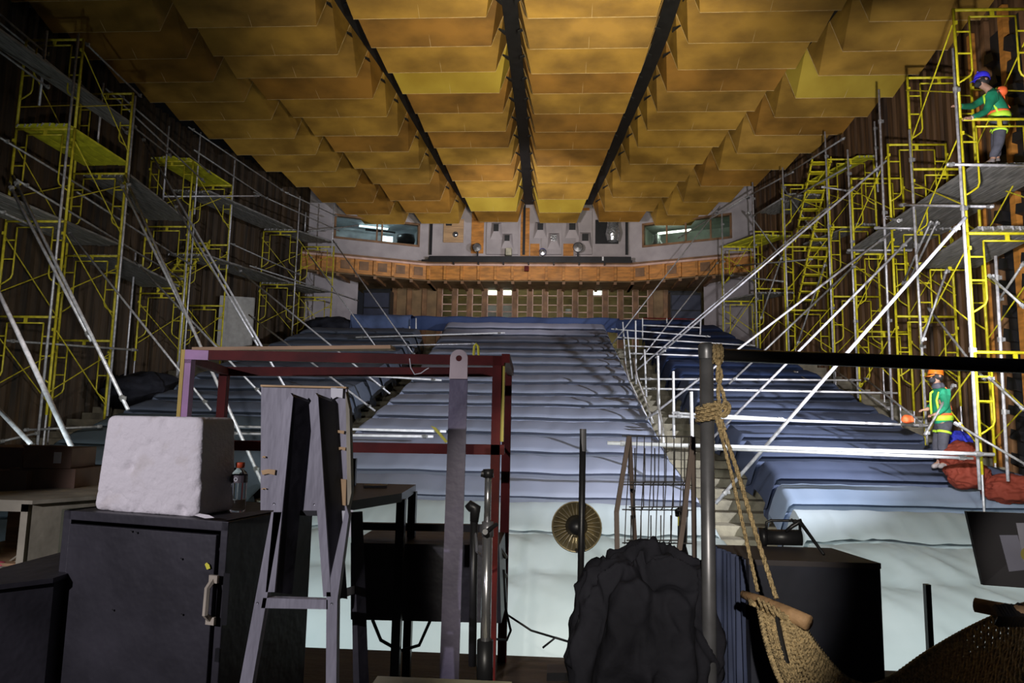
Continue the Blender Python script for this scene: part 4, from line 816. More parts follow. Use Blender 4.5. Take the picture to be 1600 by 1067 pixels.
# maroon frame
mf = thing('maroon_frame', at(540, 1010, 4.2), 'large maroon steel box frame with a tan plank on top, middle of the stage', 'frame')
D1, D2_ = 3.78, 4.80
def bar(p0, p1, wy, wz, nm, m): 
    b = MB(); a = V((0, wy, 0)); b.obox(p0, p1-p0, a, V((0, 0, -wz)) if abs((p1-p0).z) < .5*(p1-p0).length else V((wz, 0, 0))); return b.build(nm, m, mf)
bar(at(284, 546, D1), at(788, 556, D1), .05, .055, 'front_top_bar', REDM)
bar(at(344, 573, D2_), at(790, 574, D2_), .05, .065, 'rear_top_bar', REDM)
lp = at(284, 546, D1); MB().box(lp.x, lp.x+.022, D1-.004, D1+.05, 0, lp.z-.0).build('yellow_post_face', mat('yellow_ochre_paint', (.55, .38, .04), .5), mf); MB().box(lp.x+.022, lp.x+.06, D1, D1+.05, 0, lp.z).build('purple_lit_post', PURP, mf)
MB().obox(lp+V((.0, -.003, 0)), V((.16, 0, -.004)), V((0, .002, 0)), -Z*.055).build('purple_lit_end', PURP, mf)  # purple light on the bar end, laid on as a coloured plate
rp = at(784, 556, D1); MB().box(rp.x-.05, rp.x, D1, D1+.05, 0, rp.z).build('post', REDM, mf); MB().box(rp.x, rp.x+.018, D1+.01, D1+.05, at(784, 690, D1).z, rp.z).build('yellow_edge', mat('yellow_edge_paint', (.5, .42, .05), .5), mf)
for x, y in ((349, 573), (793, 574)):
    p = at(x, y, D2_); MB().box(p.x-.03, p.x+.03, D2_, D2_+.05, 0, p.z).build('post', REDM, mf)
for (x0, d0, x1, d1) in ((287, D1, 349, D2_), (784, D1, 793, D2_)):
    a, c = at(x0, 556, d0), at(x1, 573, d1); a.z = c.z = (a.z+c.z)/2; MB().obox(a-Z*.05, c-a, (.045, 0, 0), (0, 0, .05)).build('side_bar', REDM, mf)
bar(at(350, 688, D1), at(788, 695, D1), .05, .055, 'middle_rail', REDM)
a, c = at(300, 541, D1+.05), at(610, 546, D1+.05); c.z = a.z = lp.z; tk = MB().obox(a, V((c.x-a.x, 0, 0))+V((0, 0, at(610, 546, D1).z-at(300, 541, D1).z+.03)), (0, .12, 0), Z*.02).build('tan_plank', TAN); tag(tk, 'narrow tan plank lying along the top of the maroon frame', 'plank')
# lower dark deck and shelf inside frame
MB().obox(at(548, 848, 4.2), at(780, 852, 4.2)-at(548, 848, 4.2), (0, .5, 0), at(548, 968, 4.2)-at(548, 848, 4.2)).build('dark_deck_box', BLKP, mf)
for k, (x0, y0, x1, y1) in enumerate([(770, 840, 790, 870), (770, 876, 790, 900), (758, 815, 785, 860)]):
    MB().tube(at(x0, y0, 4.25), at(x1, y1, 4.5), .015, 6).build('diagonal_strut', BLKM, mf)
b = MB(); b.poly([at(582, 968, 4.1), at(595, 1000, 4.1), at(625, 1017, 4.1), at(655, 1008, 4.1), at(672, 970, 4.1)], .010, 6); tag(b.build('drooping_cable', BLKM, smooth=True), 'black cable drooping below the dark deck of the maroon frame', 'cable')
b = MB(); b.poly([at(787, 890, 3.9), at(790, 950, 3.9), at(798, 985, 3.9), at(792, 1000, 4.0), at(770, 998, 4.1)], .007, 6); tag(b.build('hanging_cable', BLKM, smooth=True), 'thin black cable hanging beside the right post of the maroon frame', 'cable')
b = MB(); b.poly([at(640, 560, D1), at(642, 575, D1), at(648, 585, D1), at(658, 583, D1), at(666, 577, D1), at(670, 575, D1)], .003, 5); tag(b.build('white_string', LABEL), 'scrap of white string hanging from the maroon frame', 'string')
b = MB(); b.poly([at(740, 555, 4.3), at(741, 541, 4.3), at(744, 537, 4.3), at(747, 541, 4.3), at(748, 555, 4.3)], .008, 6); tag(b.build('yellow_loop', TAPE), 'small yellow loop standing on the maroon frame beside the flat bar', 'loop')
b = MB(); b.prism([at(673, 665, 4.1), at(681, 668, 4.1), at(700, 690, 4.1), at(696, 692, 4.1)], (0, .01, 0)); tag(b.build('yellow_tie', TAPE), 'small yellow strip tied near the flat bar', 'strip')
# flat bar with hole
fb = thing('flat_bar', at(700, 1080, 3.3), 'tall leaning slate flat bar with a round hole in its pale rounded top', 'metal bar')
def hole_bar(m, ya, yb, nm, cap):
    b = MB(); xl0 = lambda y: 704-(y-545)*.034; wd = lambda y: 28+ (y-545)*.004
    if not cap:
        b.prism([at(xl0(ya), ya, 3.3), at(xl0(ya)+wd(ya), ya, 3.3), at(xl0(yb)+wd(yb), yb, 3.3), at(xl0(yb), yb, 3.3)], (0, .012, 0)); return b.build(nm, m, fb)
    c = at(717.5, 560, 3.3); R_ = .043; r_ = .015; N = 24; zb_ = at(717, yb, 3.3).z; vs = []
    for k in range(N):
        a_ = 2*math.pi*k/N; dx, dz = math.cos(a_), math.sin(a_); inner = V((c.x+dx*r_, c.y, c.z+dz*r_))
        outer = V((c.x+dx*R_, c.y, c.z+dz*R_)) if dz >= 0 else V((c.x+dx*R_/max(abs(dx), abs(dz)), c.y, c.z-R_ if abs(dz) > abs(dx) else c.z+dz*R_/abs(dx)))
        vs += [inner, outer]
    o = len(b.v); b.add(vs, [(2*k, 2*((k+1) % N), 2*((k+1) % N)+1, 2*k+1) for k in range(N)]); b.add([(c.x-R_, c.y, c.z-R_), (c.x+R_, c.y, c.z-R_), (at(xl0(yb)+wd(yb), yb, 3.3).x, c.y, zb_), (at(xl0(yb), yb, 3.3).x, c.y, zb_)], [(0, 1, 2, 3)])
    return b.build(nm, m, fb, solid=.012)
hole_bar(mat('bare_bar_steel', (.55, .46, .45), .5, .2), 545, 592, 'bare_end', True); hole_bar(SLATE, 592, 1085, 'painted_bar', False)
# mic stand
ms = thing('microphone_stand', at(760, 1080, 2.6), 'straight chrome stand tube with black clamp top, right of the flat bar', 'stand')
def mtube(x0, y0, x1, y1, r, d, nm, m, root): return MB().tube(at(x0, y0, d), at(x1, y1, d), r, 14).build(nm, m, root, smooth=True)
mtube(763, 745, 761, 820, .013, 2.6, 'upper_tube', CHROME, ms); mtube(762, 818, 757, 1085, .019, 2.6, 'lower_tube', CHROME, ms)
mtube(763, 733, 763, 746, .020, 2.6, 'cap', BLKM, ms); mtube(762, 815, 762, 838, .022, 2.6, 'clamp', GREYM, ms); MB().tube(at(752, 740, 2.6), at(764, 742, 2.6), .012, 10).build('cap_knob', BLKM, ms)
MB().tube(at(760, 830, 2.56), at(776, 819, 2.6), .008, 8).build('wing_bolt', BLKM, ms); MB().tube(at(758, 832, 2.55), at(758, 831, 2.5), .010, 10).build('clamp_screw', BLKM, ms)
mtube(758, 1000, 757, 1085, .03, 2.6, 'base_sleeve', BLKM, ms)
bs = thing('black_stand', at(740, 1010, 3.2), 'black stand with a hooked rubber grip beside the chrome stand', 'stand')
mtube(741, 796, 738, 1040, .018, 3.2, 'pole', BLKM, bs); b = MB(); b.poly([at(730, 795, 3.2), at(736, 790, 3.2), at(743, 793, 3.2), at(741, 815, 3.2)], .026, 10, rs=[.018, .026, .026, .020]); b.build('grip', BLKM, bs, smooth=True)
b = MB(); b.poly([at(742, 825, 3.2), at(745, 862, 3.15), at(753, 868, 3.1), at(760, 850, 2.9)], .006, 6); b.build('wire_loop', GREYM, bs)
# black pole with clip-on reflector lamp
bp_ = thing('black_pole', at(905, 1010, 3.0), 'thin black upright pole left of the black cloth heap', 'pole')
mtube(911, 670, 905, 1045, .014, 3.0, 'tube', BLKM, bp_)
MB().tube(at(911, 670, 3.0), at(911, 705, 3.0), .0145, 12).build('bare_tip', GREYM, bp_)
rl = thing('reflector_lamp', at(901, 860, 3.1), 'round metal reflector lamp seen from behind, clipped to the black pole', 'lamp')
c = at(901, 823, 3.12)
MB().lathe(c, [(.02, .09), (.04, .085), (.07, .06), (.097, .02), (.108, 0), (.112, -.004), (.106, 0), (.09, .016), (.06, .05), (.0, .08)], 36, (.1, 1, 0)).build('dish', mat('dull_brass', (.36, .30, .17), .35, .7, .3, 8), rl, smooth=True)
b = MB()
for k in range(28):
    a_ = 2*math.pi*k/28; dx, dz = math.cos(a_), math.sin(a_); b.poly([c+V((dx*.035, .03, dz*.035)), c+V((dx*.075, .015, dz*.075)), c+V((dx*.102, -.008, dz*.102))], .0022, 4)
b.build('guard_ribs', mat('bright_rib', (.62, .56, .42), .3, .7), rl)
MB().lathe(c+V((0, -.05, 0)), [(0, 0), (.025, 0), (.038, .03), (.05, .07), (.0, .08)], 16, (0, 1, 0)).build('lamp_housing', BLKM, rl, smooth=True)
MB().tube(c+V((.0, 0, -.10)), at(907, 862, 3.0), .008, 8).build('clip', BLKM, rl)
# wire rack
wr = thing('wire_rack', at(1020, 900, 3.2), 'wire basket rack in a worn wooden A-frame behind the black cloth heap', 'rack')
for x0, y0, d0, x1, y1, d1 in ((980, 680, 3.2, 960, 800, 3.0), (980, 680, 3.2, 990, 860, 3.5), (1080, 682, 3.2, 1064, 820, 3.0), (1080, 682, 3.25, 1083, 930, 3.4), (960, 800, 3.0, 963, 1010, 3.0), (1064, 820, 3.0, 1052, 900, 3.0)):
    a, c = at(x0, y0, d0), at(x1, y1, d1); MB().obox(a, c-a, (.020, 0, 0), (0, .02, 0)).build('side_bar', mat('worn_rail', (.16, .12, .10), .6) if 'worn_rail' not in bpy.data.materials else bpy.data.materials['worn_rail'], wr)
b = MB()
for y in (681, 757, 796, 848): b.tube(at(972, y, 3.2), at(1082, y+1, 3.2), .0030, 5)
for k in range(9): x = 984+k*11.5; b.poly([at(x, 681, 3.2), at(x-3+k*.4, 756, 3.2), at(x-6+k*.5, 796, 3.2), at(x-8+k*.6, 850, 3.2)], .0024, 5)
b.build('wire_panel', WIRE, wr)
for (ya, yb, sh) in ((700, 757, 0), (757, 796, -2), (805, 848, -6)):
    b = MB()
    for k in range(6): x = 992+k*15.5+sh; b.poly([at(x, ya, 3.1), at(x, yb-4, 3.1), at(x-4, yb+1, 3.13), at(x-10, yb, 3.2)], .0028, 5)
    b.tube(at(985+sh, yb-4, 3.1), at(1074+sh, yb-4, 3.1), .003, 5); b.build('basket_front', WIRE, wr)
tr = thing('black_tripod', at(1066, 930, 3.3), 'black folded tripod with cords standing in the wire rack, right side', 'tripod')
mtube(1066, 800, 1065, 870, .02, 3.3, 'column', BLKM, tr); MB().lathe(at(1065, 800, 3.3), [(0, -.03), (.03, -.02), (.032, .01), (0, .03)], 12).build('head', BLKM, tr, smooth=True)
for x in (1050, 1072, 1092): MB().tube(at(1066, 840, 3.3), at(x, 935, 3.3), .008, 6).build('leg', BLKM, tr)
MB().box(*(lambda p: (p.x-.012, p.x+.012, 3.26, 3.27, p.z-.02, p.z+.02))(at(1063, 814, 3.27))).build('yellow_band', TAPE, tr)
# stool and black cloth heap
st = thing('black_stool', at(925, 1100, 2.6), 'small black square stool under the black cloth heap', 'stool')
a = at(904, 968, 2.66); 
MB().box(a.x, a.x+.30, 2.66, 3.01, a.z-.03, a.z).build('seat', BLKM, st)
for q in (0, .33):
    for r_ in (0, .32): MB().box(a.x+q*.82, a.x+q*.82+.03, 2.66+r_, 2.69+r_, 0, a.z-.03).build('leg', BLKM, st)
def heap(cx, cy, cz_, rx, ry, rz_, seed, name, lab):
    b = MB(); NU, NV = 170, 110
    def fn(u, v):
        th = 2*math.pi*u; ph = math.pi*(.02+.9*v); p = V((math.sin(ph)*math.cos(th), math.sin(ph)*math.sin(th), math.cos(ph)))
        q = V((p.x*2.2+seed, p.y*2.2, p.z*1.1)); wv = noise.noise(q)*.9
        r1 = abs(noise.noise(V((p.x*2.5+wv+p.z*.6, p.y*2.5, p.z*1.1+seed))))*1.0; r2 = abs(noise.noise(V((p.x*4.2+wv*2, p.y*4.2+p.z, p.z*2.4+p.x*2.5+seed+3))))*.6
        s_ = 1.06+.16*noise.noise(q*.8)-.44*r1-.20*r2
        k_ = max(abs(p.x), abs(p.y)*.9, abs(p.z)*.95)**-.28; s_ *= k_*.94; x = cx+p.x*rx*s_+.02*p.z; z = cz_+p.z*rz_*s_
        return (x, cy+p.y*ry*s_, max(z, .02))
    b.grid(fn, NU, NV); o = b.build(name, CL_K, smooth=True); return tag(o, lab, 'cloth')
c = at(985, 1000, 2.75)
heap(at(1000, 970, 2.75).x, 2.72, at(1005, 985, 2.75).z-.015, .29, .25, .36, 2.3, 'black_cloth_heap', 'crumpled heap of black cloth piled on the stool left of the grey post')
c2 = at(1040, 1080, 2.6); heap(c2.x-.02, 2.98, .38, .22, .25, .38, 7.1, 'black_cloth_heap', 'lower fold of black cloth hanging down beside the grey post')
# grey post frame with rope and hammock
pf = thing('pipe_frame', at(1107, 1100, 2.6), 'grey steel pipe frame with upright post and long top pipe on the right', 'pipe frame')
a, c = at(1101, 548, 2.6), at(1108, 1090, 2.6); MB().tube(V((a.x+.006, 2.6, a.z)), V((c.x, 2.6, .0)), .0255, 20).build('post', GREYM, pf, smooth=True)
MB().lathe(V((a.x+.006, 2.6, a.z-.03)), [(.028, 0), (.03, .02), (.03, .05), (.02, .06), (0, .062)], 20).build('corner_joint', GREYM, pf, smooth=True)
MB().tube(at(1108, 554, 2.6), at(1680, 575, 2.3), .024, 18).build('top_pipe', BLKM, pf, smooth=True)
rp_ = thing('rope', at(1125, 640, 2.58), 'tan rope knotted round the grey post and running down to the hammock stick', 'rope')
def rope(pts, r, nm, parent, tw=True, segs=40):
    pts = [V(p) for p in pts]; P_ = []
    for i in range(len(pts)-1):
        for k in range(8):
            t_ = k/8; p0 = pts[max(i-1, 0)]; p1 = pts[i]; p2 = pts[i+1]; p3 = pts[min(i+2, len(pts)-1)]
            P_.append(.5*((2*p1)+(p2-p0)*t_+(2*p0-5*p1+4*p2-p3)*t_*t_+(3*p1-p0-3*p2+p3)*t_**3))
    P_.append(pts[-1]); b = MB(); L = sum((P_[i+1]-P_[i]).length for i in range(len(P_)-1)); ns = max(10, int(L/.006)); Q = []
    acc = [0]
    for i in range(len(P_)-1): acc.append(acc[-1]+(P_[i+1]-P_[i]).length)
    j = 0
    for s_ in range(ns+1):
        l = L*s_/ns
        while j < len(acc)-2 and acc[j+1] < l: j += 1
        k = (l-acc[j])/max(1e-6, acc[j+1]-acc[j]); Q.append(P_[j]+(P_[j+1]-P_[j])*k)
    for st_ in range(3):
        S_ = []
        for i, q in enumerate(Q):
            tg = (Q[min(i+1, ns)]-Q[max(i-1, 0)]).normalized(); u_ = tg.cross(V((0.3, 1, .2))).normalized(); v_ = tg.cross(u_); a_ = L*i/ns/(r*9)*2*math.pi+st_*2.094
            S_.append(q+(u_*math.cos(a_)+v_*math.sin(a_))*r*.5)
        b.poly(S_, r*.55, 5)
    return b.build(nm, ROPE, parent, smooth=True)
Rr = .0075
def loops(cx, cy, d, rx, ry, n_, dy, nm, par, tilt=0):
    pts = []
    for k in range(n_*10+1):
        a_ = 2*math.pi*k/10; c_ = at(cx, cy+dy*k/10, d); pts.append(c_+V((math.cos(a_)*rx, math.sin(a_)*rx, tilt*math.cos(a_))))
    return rope(pts, Rr, nm, par)
loops(1104, 632, 2.6, .036, .034, 4, 6, 'post_wrap', rp_, .01)
for k, x in enumerate((1113, 1119, 1125)):
    c_ = at(x, 553, 2.6); rope([c_+V((0, .034*math.cos(a_), .034*math.sin(a_))) for a_ in [2*math.pi*q/8 for q in range(9)]], Rr, 'pipe_wrap', rp_)
rope([at(1118, 562, 2.57), at(1127, 585, 2.57), at(1122, 610, 2.56), at(1125, 640, 2.56), at(1121, 655, 2.57)], Rr, 'strand', rp_)
rope([at(1125, 562, 2.57), at(1121, 590, 2.56), at(1130, 615, 2.57), at(1134, 640, 2.56), at(1126, 650, 2.56)], Rr, 'strand', rp_)
rope([at(1118, 645, 2.56), at(1132, 650, 2.55), at(1140, 638, 2.55), at(1134, 628, 2.55), at(1126, 640, 2.55), at(1119, 660, 2.57)], Rr, 'bow_knot', rp_)
rope([at(1110, 640, 2.56), at(1135, 636, 2.56), at(1115, 632, 2.56), at(1098, 634, 2.56)], Rr, 'knot_strand', rp_)
rope([at(1117, 645, 2.57), at(1140, 730, 2.5), at(1163, 830, 2.42), at(1184, 924, 2.36)], Rr*.9, 'long_strand', rp_)
rope([at(1119, 640, 2.57), at(1150, 730, 2.5), at(1180, 830, 2.40), at(1213, 935, 2.30)], Rr*1.1, 'long_strand', rp_)
rope([at(1128, 655, 2.56), at(1130, 665, 2.56), at(1134, 672, 2.56)], Rr*.8, 'loose_end', rp_)
sk = tag(MB().poly([at(1160, 928, 2.44), at(1190, 940, 2.38), at(1232, 958, 2.30), at(1263, 973, 2.24)], .02, 12, rs=[.013, .020, .022, .024]).build('spreader_stick', STICK, smooth=True), 'rough wooden spreader stick at the lit end of the hammock', 'stick')
sk2 = tag(MB().poly([at(1524, 945, 2.5), at(1560, 952, 2.45), at(1640, 965, 2.35)], .024, 12).build('spreader_stick', STICK, smooth=True), 'dark wooden spreader stick at the right picture edge', 'stick')
hm = thing('woven_hammock', at(1320, 1100, 2.3), 'woven rope hammock hanging from the stick, lit tan at left and dark at right', 'hammock')
e1 = [at(1248, 966, 2.26), at(1275, 1010, 2.3), at(1325, 1062, 2.42), at(1380, 1066, 2.6), at(1450, 1020, 2.72), at(1520, 980, 2.75), at(1600, 945, 2.7), at(1690, 915, 2.6)]
e0 = [at(1186, 948, 2.34), at(1200, 1010, 2.2), at(1226, 1075, 2.12), at(1290, 1170, 2.0), at(1380, 1210, 1.95), at(1480, 1190, 1.95), at(1600, 1120, 1.95), at(1700, 1000, 2.0)]
def curve(c_, u):
    m_ = len(c_)-1; i = min(int(u*m_), m_-1); t_ = u*m_-i; p0 = c_[max(i-1, 0)]; p1 = c_[i]; p2 = c_[i+1]; p3 = c_[min(i+2, m_)]
    return .5*((2*p1)+(p2-p0)*t_+(2*p0-5*p1+4*p2-p3)*t_*t_+(3*p1-p0-3*p2+p3)*t_**3)
def hpt(u, v):
    a_, c_ = curve(e0, u), curve(e1, u); p = a_+(c_-a_)*v; p.z -= .22*math.sin(math.pi*v)*math.sin(math.pi*min(1, u*1.05))*.8; return p
b = MB(); nU, nV = 96, 16   # warp cords and weft cords, truly woven
for j in range(nV+1):
    v = j/nV; pts = []
    for i in range(0, nU*2+1):
        u = i/(nU*2); q = hpt(u, v); pts.append(q+V((0, -1, .3))*.0042*(1 if (i+j) % 2 else -1))
    b.poly(pts, .0058 if 0 < j < nV else .010, 4)
b.build('lengthwise_cords', ROPE, hm, smooth=True)
b = MB()
for i in range(nU+1):
    u = i/nU; pts = []
    for j in range(nV+1):
        v = j/nV; q = hpt(min(1, max(0, u+.008*math.sin(v*9))), v); pts.append(q+V((0, -1, .3))*.0042*(-1 if (i+j) % 2 else 1))
    b.poly(pts, .0062, 4)
b.build('crosswise_cords', ROPE, hm, smooth=True)
for k in range(6):
    a_ = at(1184+k*8, 934+k*4, 2.30); rope([a_, a_+V((.005, -.02, -.02)), hpt(.02, k/5)], .005, 'lashing', hm)
loops(1184, 938, 2.385, .024, .02, 2, 3, 'stick_lashing', hm)
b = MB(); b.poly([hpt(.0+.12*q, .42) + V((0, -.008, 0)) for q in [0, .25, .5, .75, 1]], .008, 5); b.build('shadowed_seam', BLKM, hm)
b = MB()
for k in range(9): b.poly([at(1556+k*5, 950-random.random()*5, 2.42), at(1566+k*5, 962, 2.38), at(1560+k*5, 975, 2.42)], .012, 5)
b.build('dark_lashing', BLKM, hm)
# black transport case with work light
q = [at(1117, 850, 3.2), at(1170, 873, 2.75), at(1376, 881, 2.85), at(1310, 852, 3.5)]
zt = at(1170, 873, 2.75).z
def hz(p): r_ = V((p.x, p.y, 0)); return r_
c1 = atz(1170, 874, zt); c2_ = atz(1375, 880, zt); c0 = atz(1116, 851, zt); c3 = c0+(c2_-c1)
bc = thing('transport_case', V(((c0.x+c2_.x)/2, (c0.y+c2_.y)/2, 0)), 'large black cloth covered case right of the grey post', 'case')
b = MB(); b.prism([V((p.x, p.y, .0)) for p in (c0, c1, c2_, c3)], (0, 0, zt-.02)); b.build('body', mat('case_navy_black', (.018, .02, .034), .7, 0, .4, 3, .4, 6), bc)
cc = (c0+c1+c2_+c3)/4; b = MB(); b.prism([V((cc.x+(p.x-cc.x)*1.01, cc.y+(p.y-cc.y)*1.01, zt-.02)) for p in (c0, c1, c2_, c3)], (0, 0, .02)); b.build('lid', mat('case_lid', (.05, .042, .045), .6, 0, .3, 4), bc)
b = MB()
def sid(u, v):
    p = c0+(c1-c0)*u; nrm = V((c0.y-c1.y, c1.x-c0.x, 0)).normalized()*-1; fold = .012*math.sin(u*34+3*noise.noise(V((u*4, v, 0))))+.006*math.sin(u*80)
    return V((p.x, p.y, zt*(1-v)))+nrm*(.012+fold)
b.grid(sid, 90, 10); b.build('draped_side', mat('case_side_cloth', (.05, .065, .13), .75, 0, .4, 4), bc, smooth=True)
wl = thing('work_light', at(1222, 852, 3.05), 'black work light with a carry handle on the black case', 'work light')
p = atz(1222, 853, zt); d_ = p.y
a_, c_ = V((p.x-.075, d_, zt+.035)), V((p.x+.075, d_-.02, zt+.04)); MB().tube(a_, c_, .033, 16).build('body', BLKM, wl, smooth=True)
MB().tube(a_+V((-.02, 0, 0)), a_+V((0.005, 0, 0)), .04, 16).build('end_cap', BLKM, wl, smooth=True)
b = MB(); b.poly([a_+V((.01, 0, .02)), a_+V((.012, 0, .062)), a_+V((.03, 0, .07)), c_+V((-.02, 0, .07)), c_+V((-.005, 0, .06)), c_+V((-.005, 0, .02))], .006, 8); b.build('handle', BLKM, wl, smooth=True)
ca = thing('clamp_arm', at(1255, 850, 3.0), 'thin black jointed clamp arm leaning off the work light', 'clamp')
b = MB(); b.poly([at(1228, 830, d_-.05), at(1238, 822, d_-.05), at(1250, 815, d_-.05), at(1258, 826, d_-.08), at(1287, 866, d_-.25)], .008, 8, rs=[.007, .009, .012, .008, .006]); b.build('arm', BLKM, ca, smooth=True)
b = MB(); b.poly([at(1236, 811, d_-.05), at(1240, 816, d_-.05), at(1252, 812, d_-.05)], .006, 6); b.build('jaw', BLKM, ca)
# placard at the right edge
pc = thing('black_placard', at(1560, 910, 2.2), 'tilted black board with pale printed pictures at the right picture edge', 'board')
A_, B_, C_, D_ = at(1510, 799, 2.3), at(1660, 804, 2.2), at(1675, 924, 2.2), at(1536, 914, 2.3)
b = MB(); b.prism([A_, B_, C_, D_], (0, .012, 0)); b.build('board', mat('board_black', (.05, .045, .042), .45), pc)
def pc_pt(x, y, k=.004): 
    nrm = (B_-A_).cross(D_-A_).normalized(); return on(x, y, A_+V((0, -k, 0)), nrm)
b = MB(); b.prism([pc_pt(1562, 836), pc_pt(1590, 836), pc_pt(1605, 890), pc_pt(1577, 893)], (0, .002, 0)); b.build('grey_print', mat('print_grey', (.30, .29, .33), .5), pc)
b = MB(); b.prism([pc_pt(1588, 817, .006), pc_pt(1640, 817, .006), pc_pt(1650, 880, .006), pc_pt(1600, 878, .006)], (0, .002, 0)); b.build('pale_print', mat('print_pale', (.42, .40, .42), .5), pc)
b = MB(); b.lathe(pc_pt(1606, 866, .009), [(0, 0), (.022, .001)], 18, (0, -1, 0)); b.build('yellow_disc', mat('print_yellow', (.6, .5, .12), .5), pc)
MB().obox(V((at(1640, 900, 2.3).x, 2.32, 0)), (.03, 0, 0), (0, .03, 0), (0, 0, D_.z+.1)).build('support', BLKM, pc)
# thin post at right, platform edge, cables
a_ = at(1449, 913, 3.9); tp = thing('thin_post', (a_.x, 3.9, 0), 'thin dark square post standing before the pale sheets at right', 'post'); MB().box(a_.x-.014, a_.x+.014, 3.89, 3.92, 0, a_.z).build('shaft', BLKM, tp); MB().box(a_.x-.1, a_.x+.04, 3.85, 3.95, 0, .02).build('foot', BLKM, tp)
MB_ = at(590, 1056, 2.5); c_ = at(800, 1058, 2.5)
pe = thing('low_platform', V(((MB_.x+c_.x)/2, 2.5, 0)), 'pale edged low platform at the bottom middle of the picture', 'platform'); MB().box(MB_.x, c_.x, 2.1, 2.5, MB_.z-.03, MB_.z).build('top', DUST, pe); MB().box(MB_.x+.02, c_.x-.02, 2.15, 2.46, 0, MB_.z-.03).build('base', BLKP, pe)
for k, (pts, lab) in enumerate([([(792, 960), (830, 985), (890, 1003)], 'thin dark cable trailing to the right of the maroon frame'), ([(848, 1012), (868, 996), (900, 1006)], 'short looped cable on the stage edge near the black pole')]):
    b = MB(); b.poly([at(x, y, 4.6) for x, y in pts], .007, 6); tag(b.build('stage_cable', BLKM, smooth=True), lab, 'cable')
tag(MB().obox(V((at(855, 1015, 4.6).x, 4.5, 0)), V((.3, .05, 0)), V((0, .15, 0)), Z*.05).build('cable_box', BLKM), 'small low black box on the stage edge left of the black pole', 'box')
# ---------------------------------------------------------------- people
def skin_mesh(name, chains, m, parent, lvl=1):
    vs, es, rs, idx = [], [], [], {}
    for ch in chains:
        prev = None
        for key, p, r in ch:
            if key in idx: i = idx[key]
            else: i = len(vs); idx[key] = i; vs.append(p); rs.append(r)
            if prev is not None and (prev, i) not in es: es.append((prev, i))
            prev = i
    org = V(parent['_w']); me = bpy.data.meshes.new(name); me.from_pydata([tuple(V(v)-org) for v in vs], es, []); me.materials.append(m)
    o = bpy.data.objects.new(name, me); S.collection.objects.link(o); o.parent = parent; o['_w'] = tuple(org)
    md = o.modifiers.new('skin', 'SKIN'); md.use_smooth_shade = True
    bm = bmesh.new(); bm.from_mesh(me); lay = bm.verts.layers.skin.verify(); bm.verts.ensure_lookup_table()
    for i, v in enumerate(bm.verts): v[lay].radius = (rs[i], rs[i]) if not isinstance(rs[i], tuple) else rs[i]; v[lay].use_root = (i == 0)
    bm.to_mesh(me); bm.free()
    sb = o.modifiers.new('sub', 'SUBSURF'); sb.levels = lvl; sb.render_levels = lvl; return o
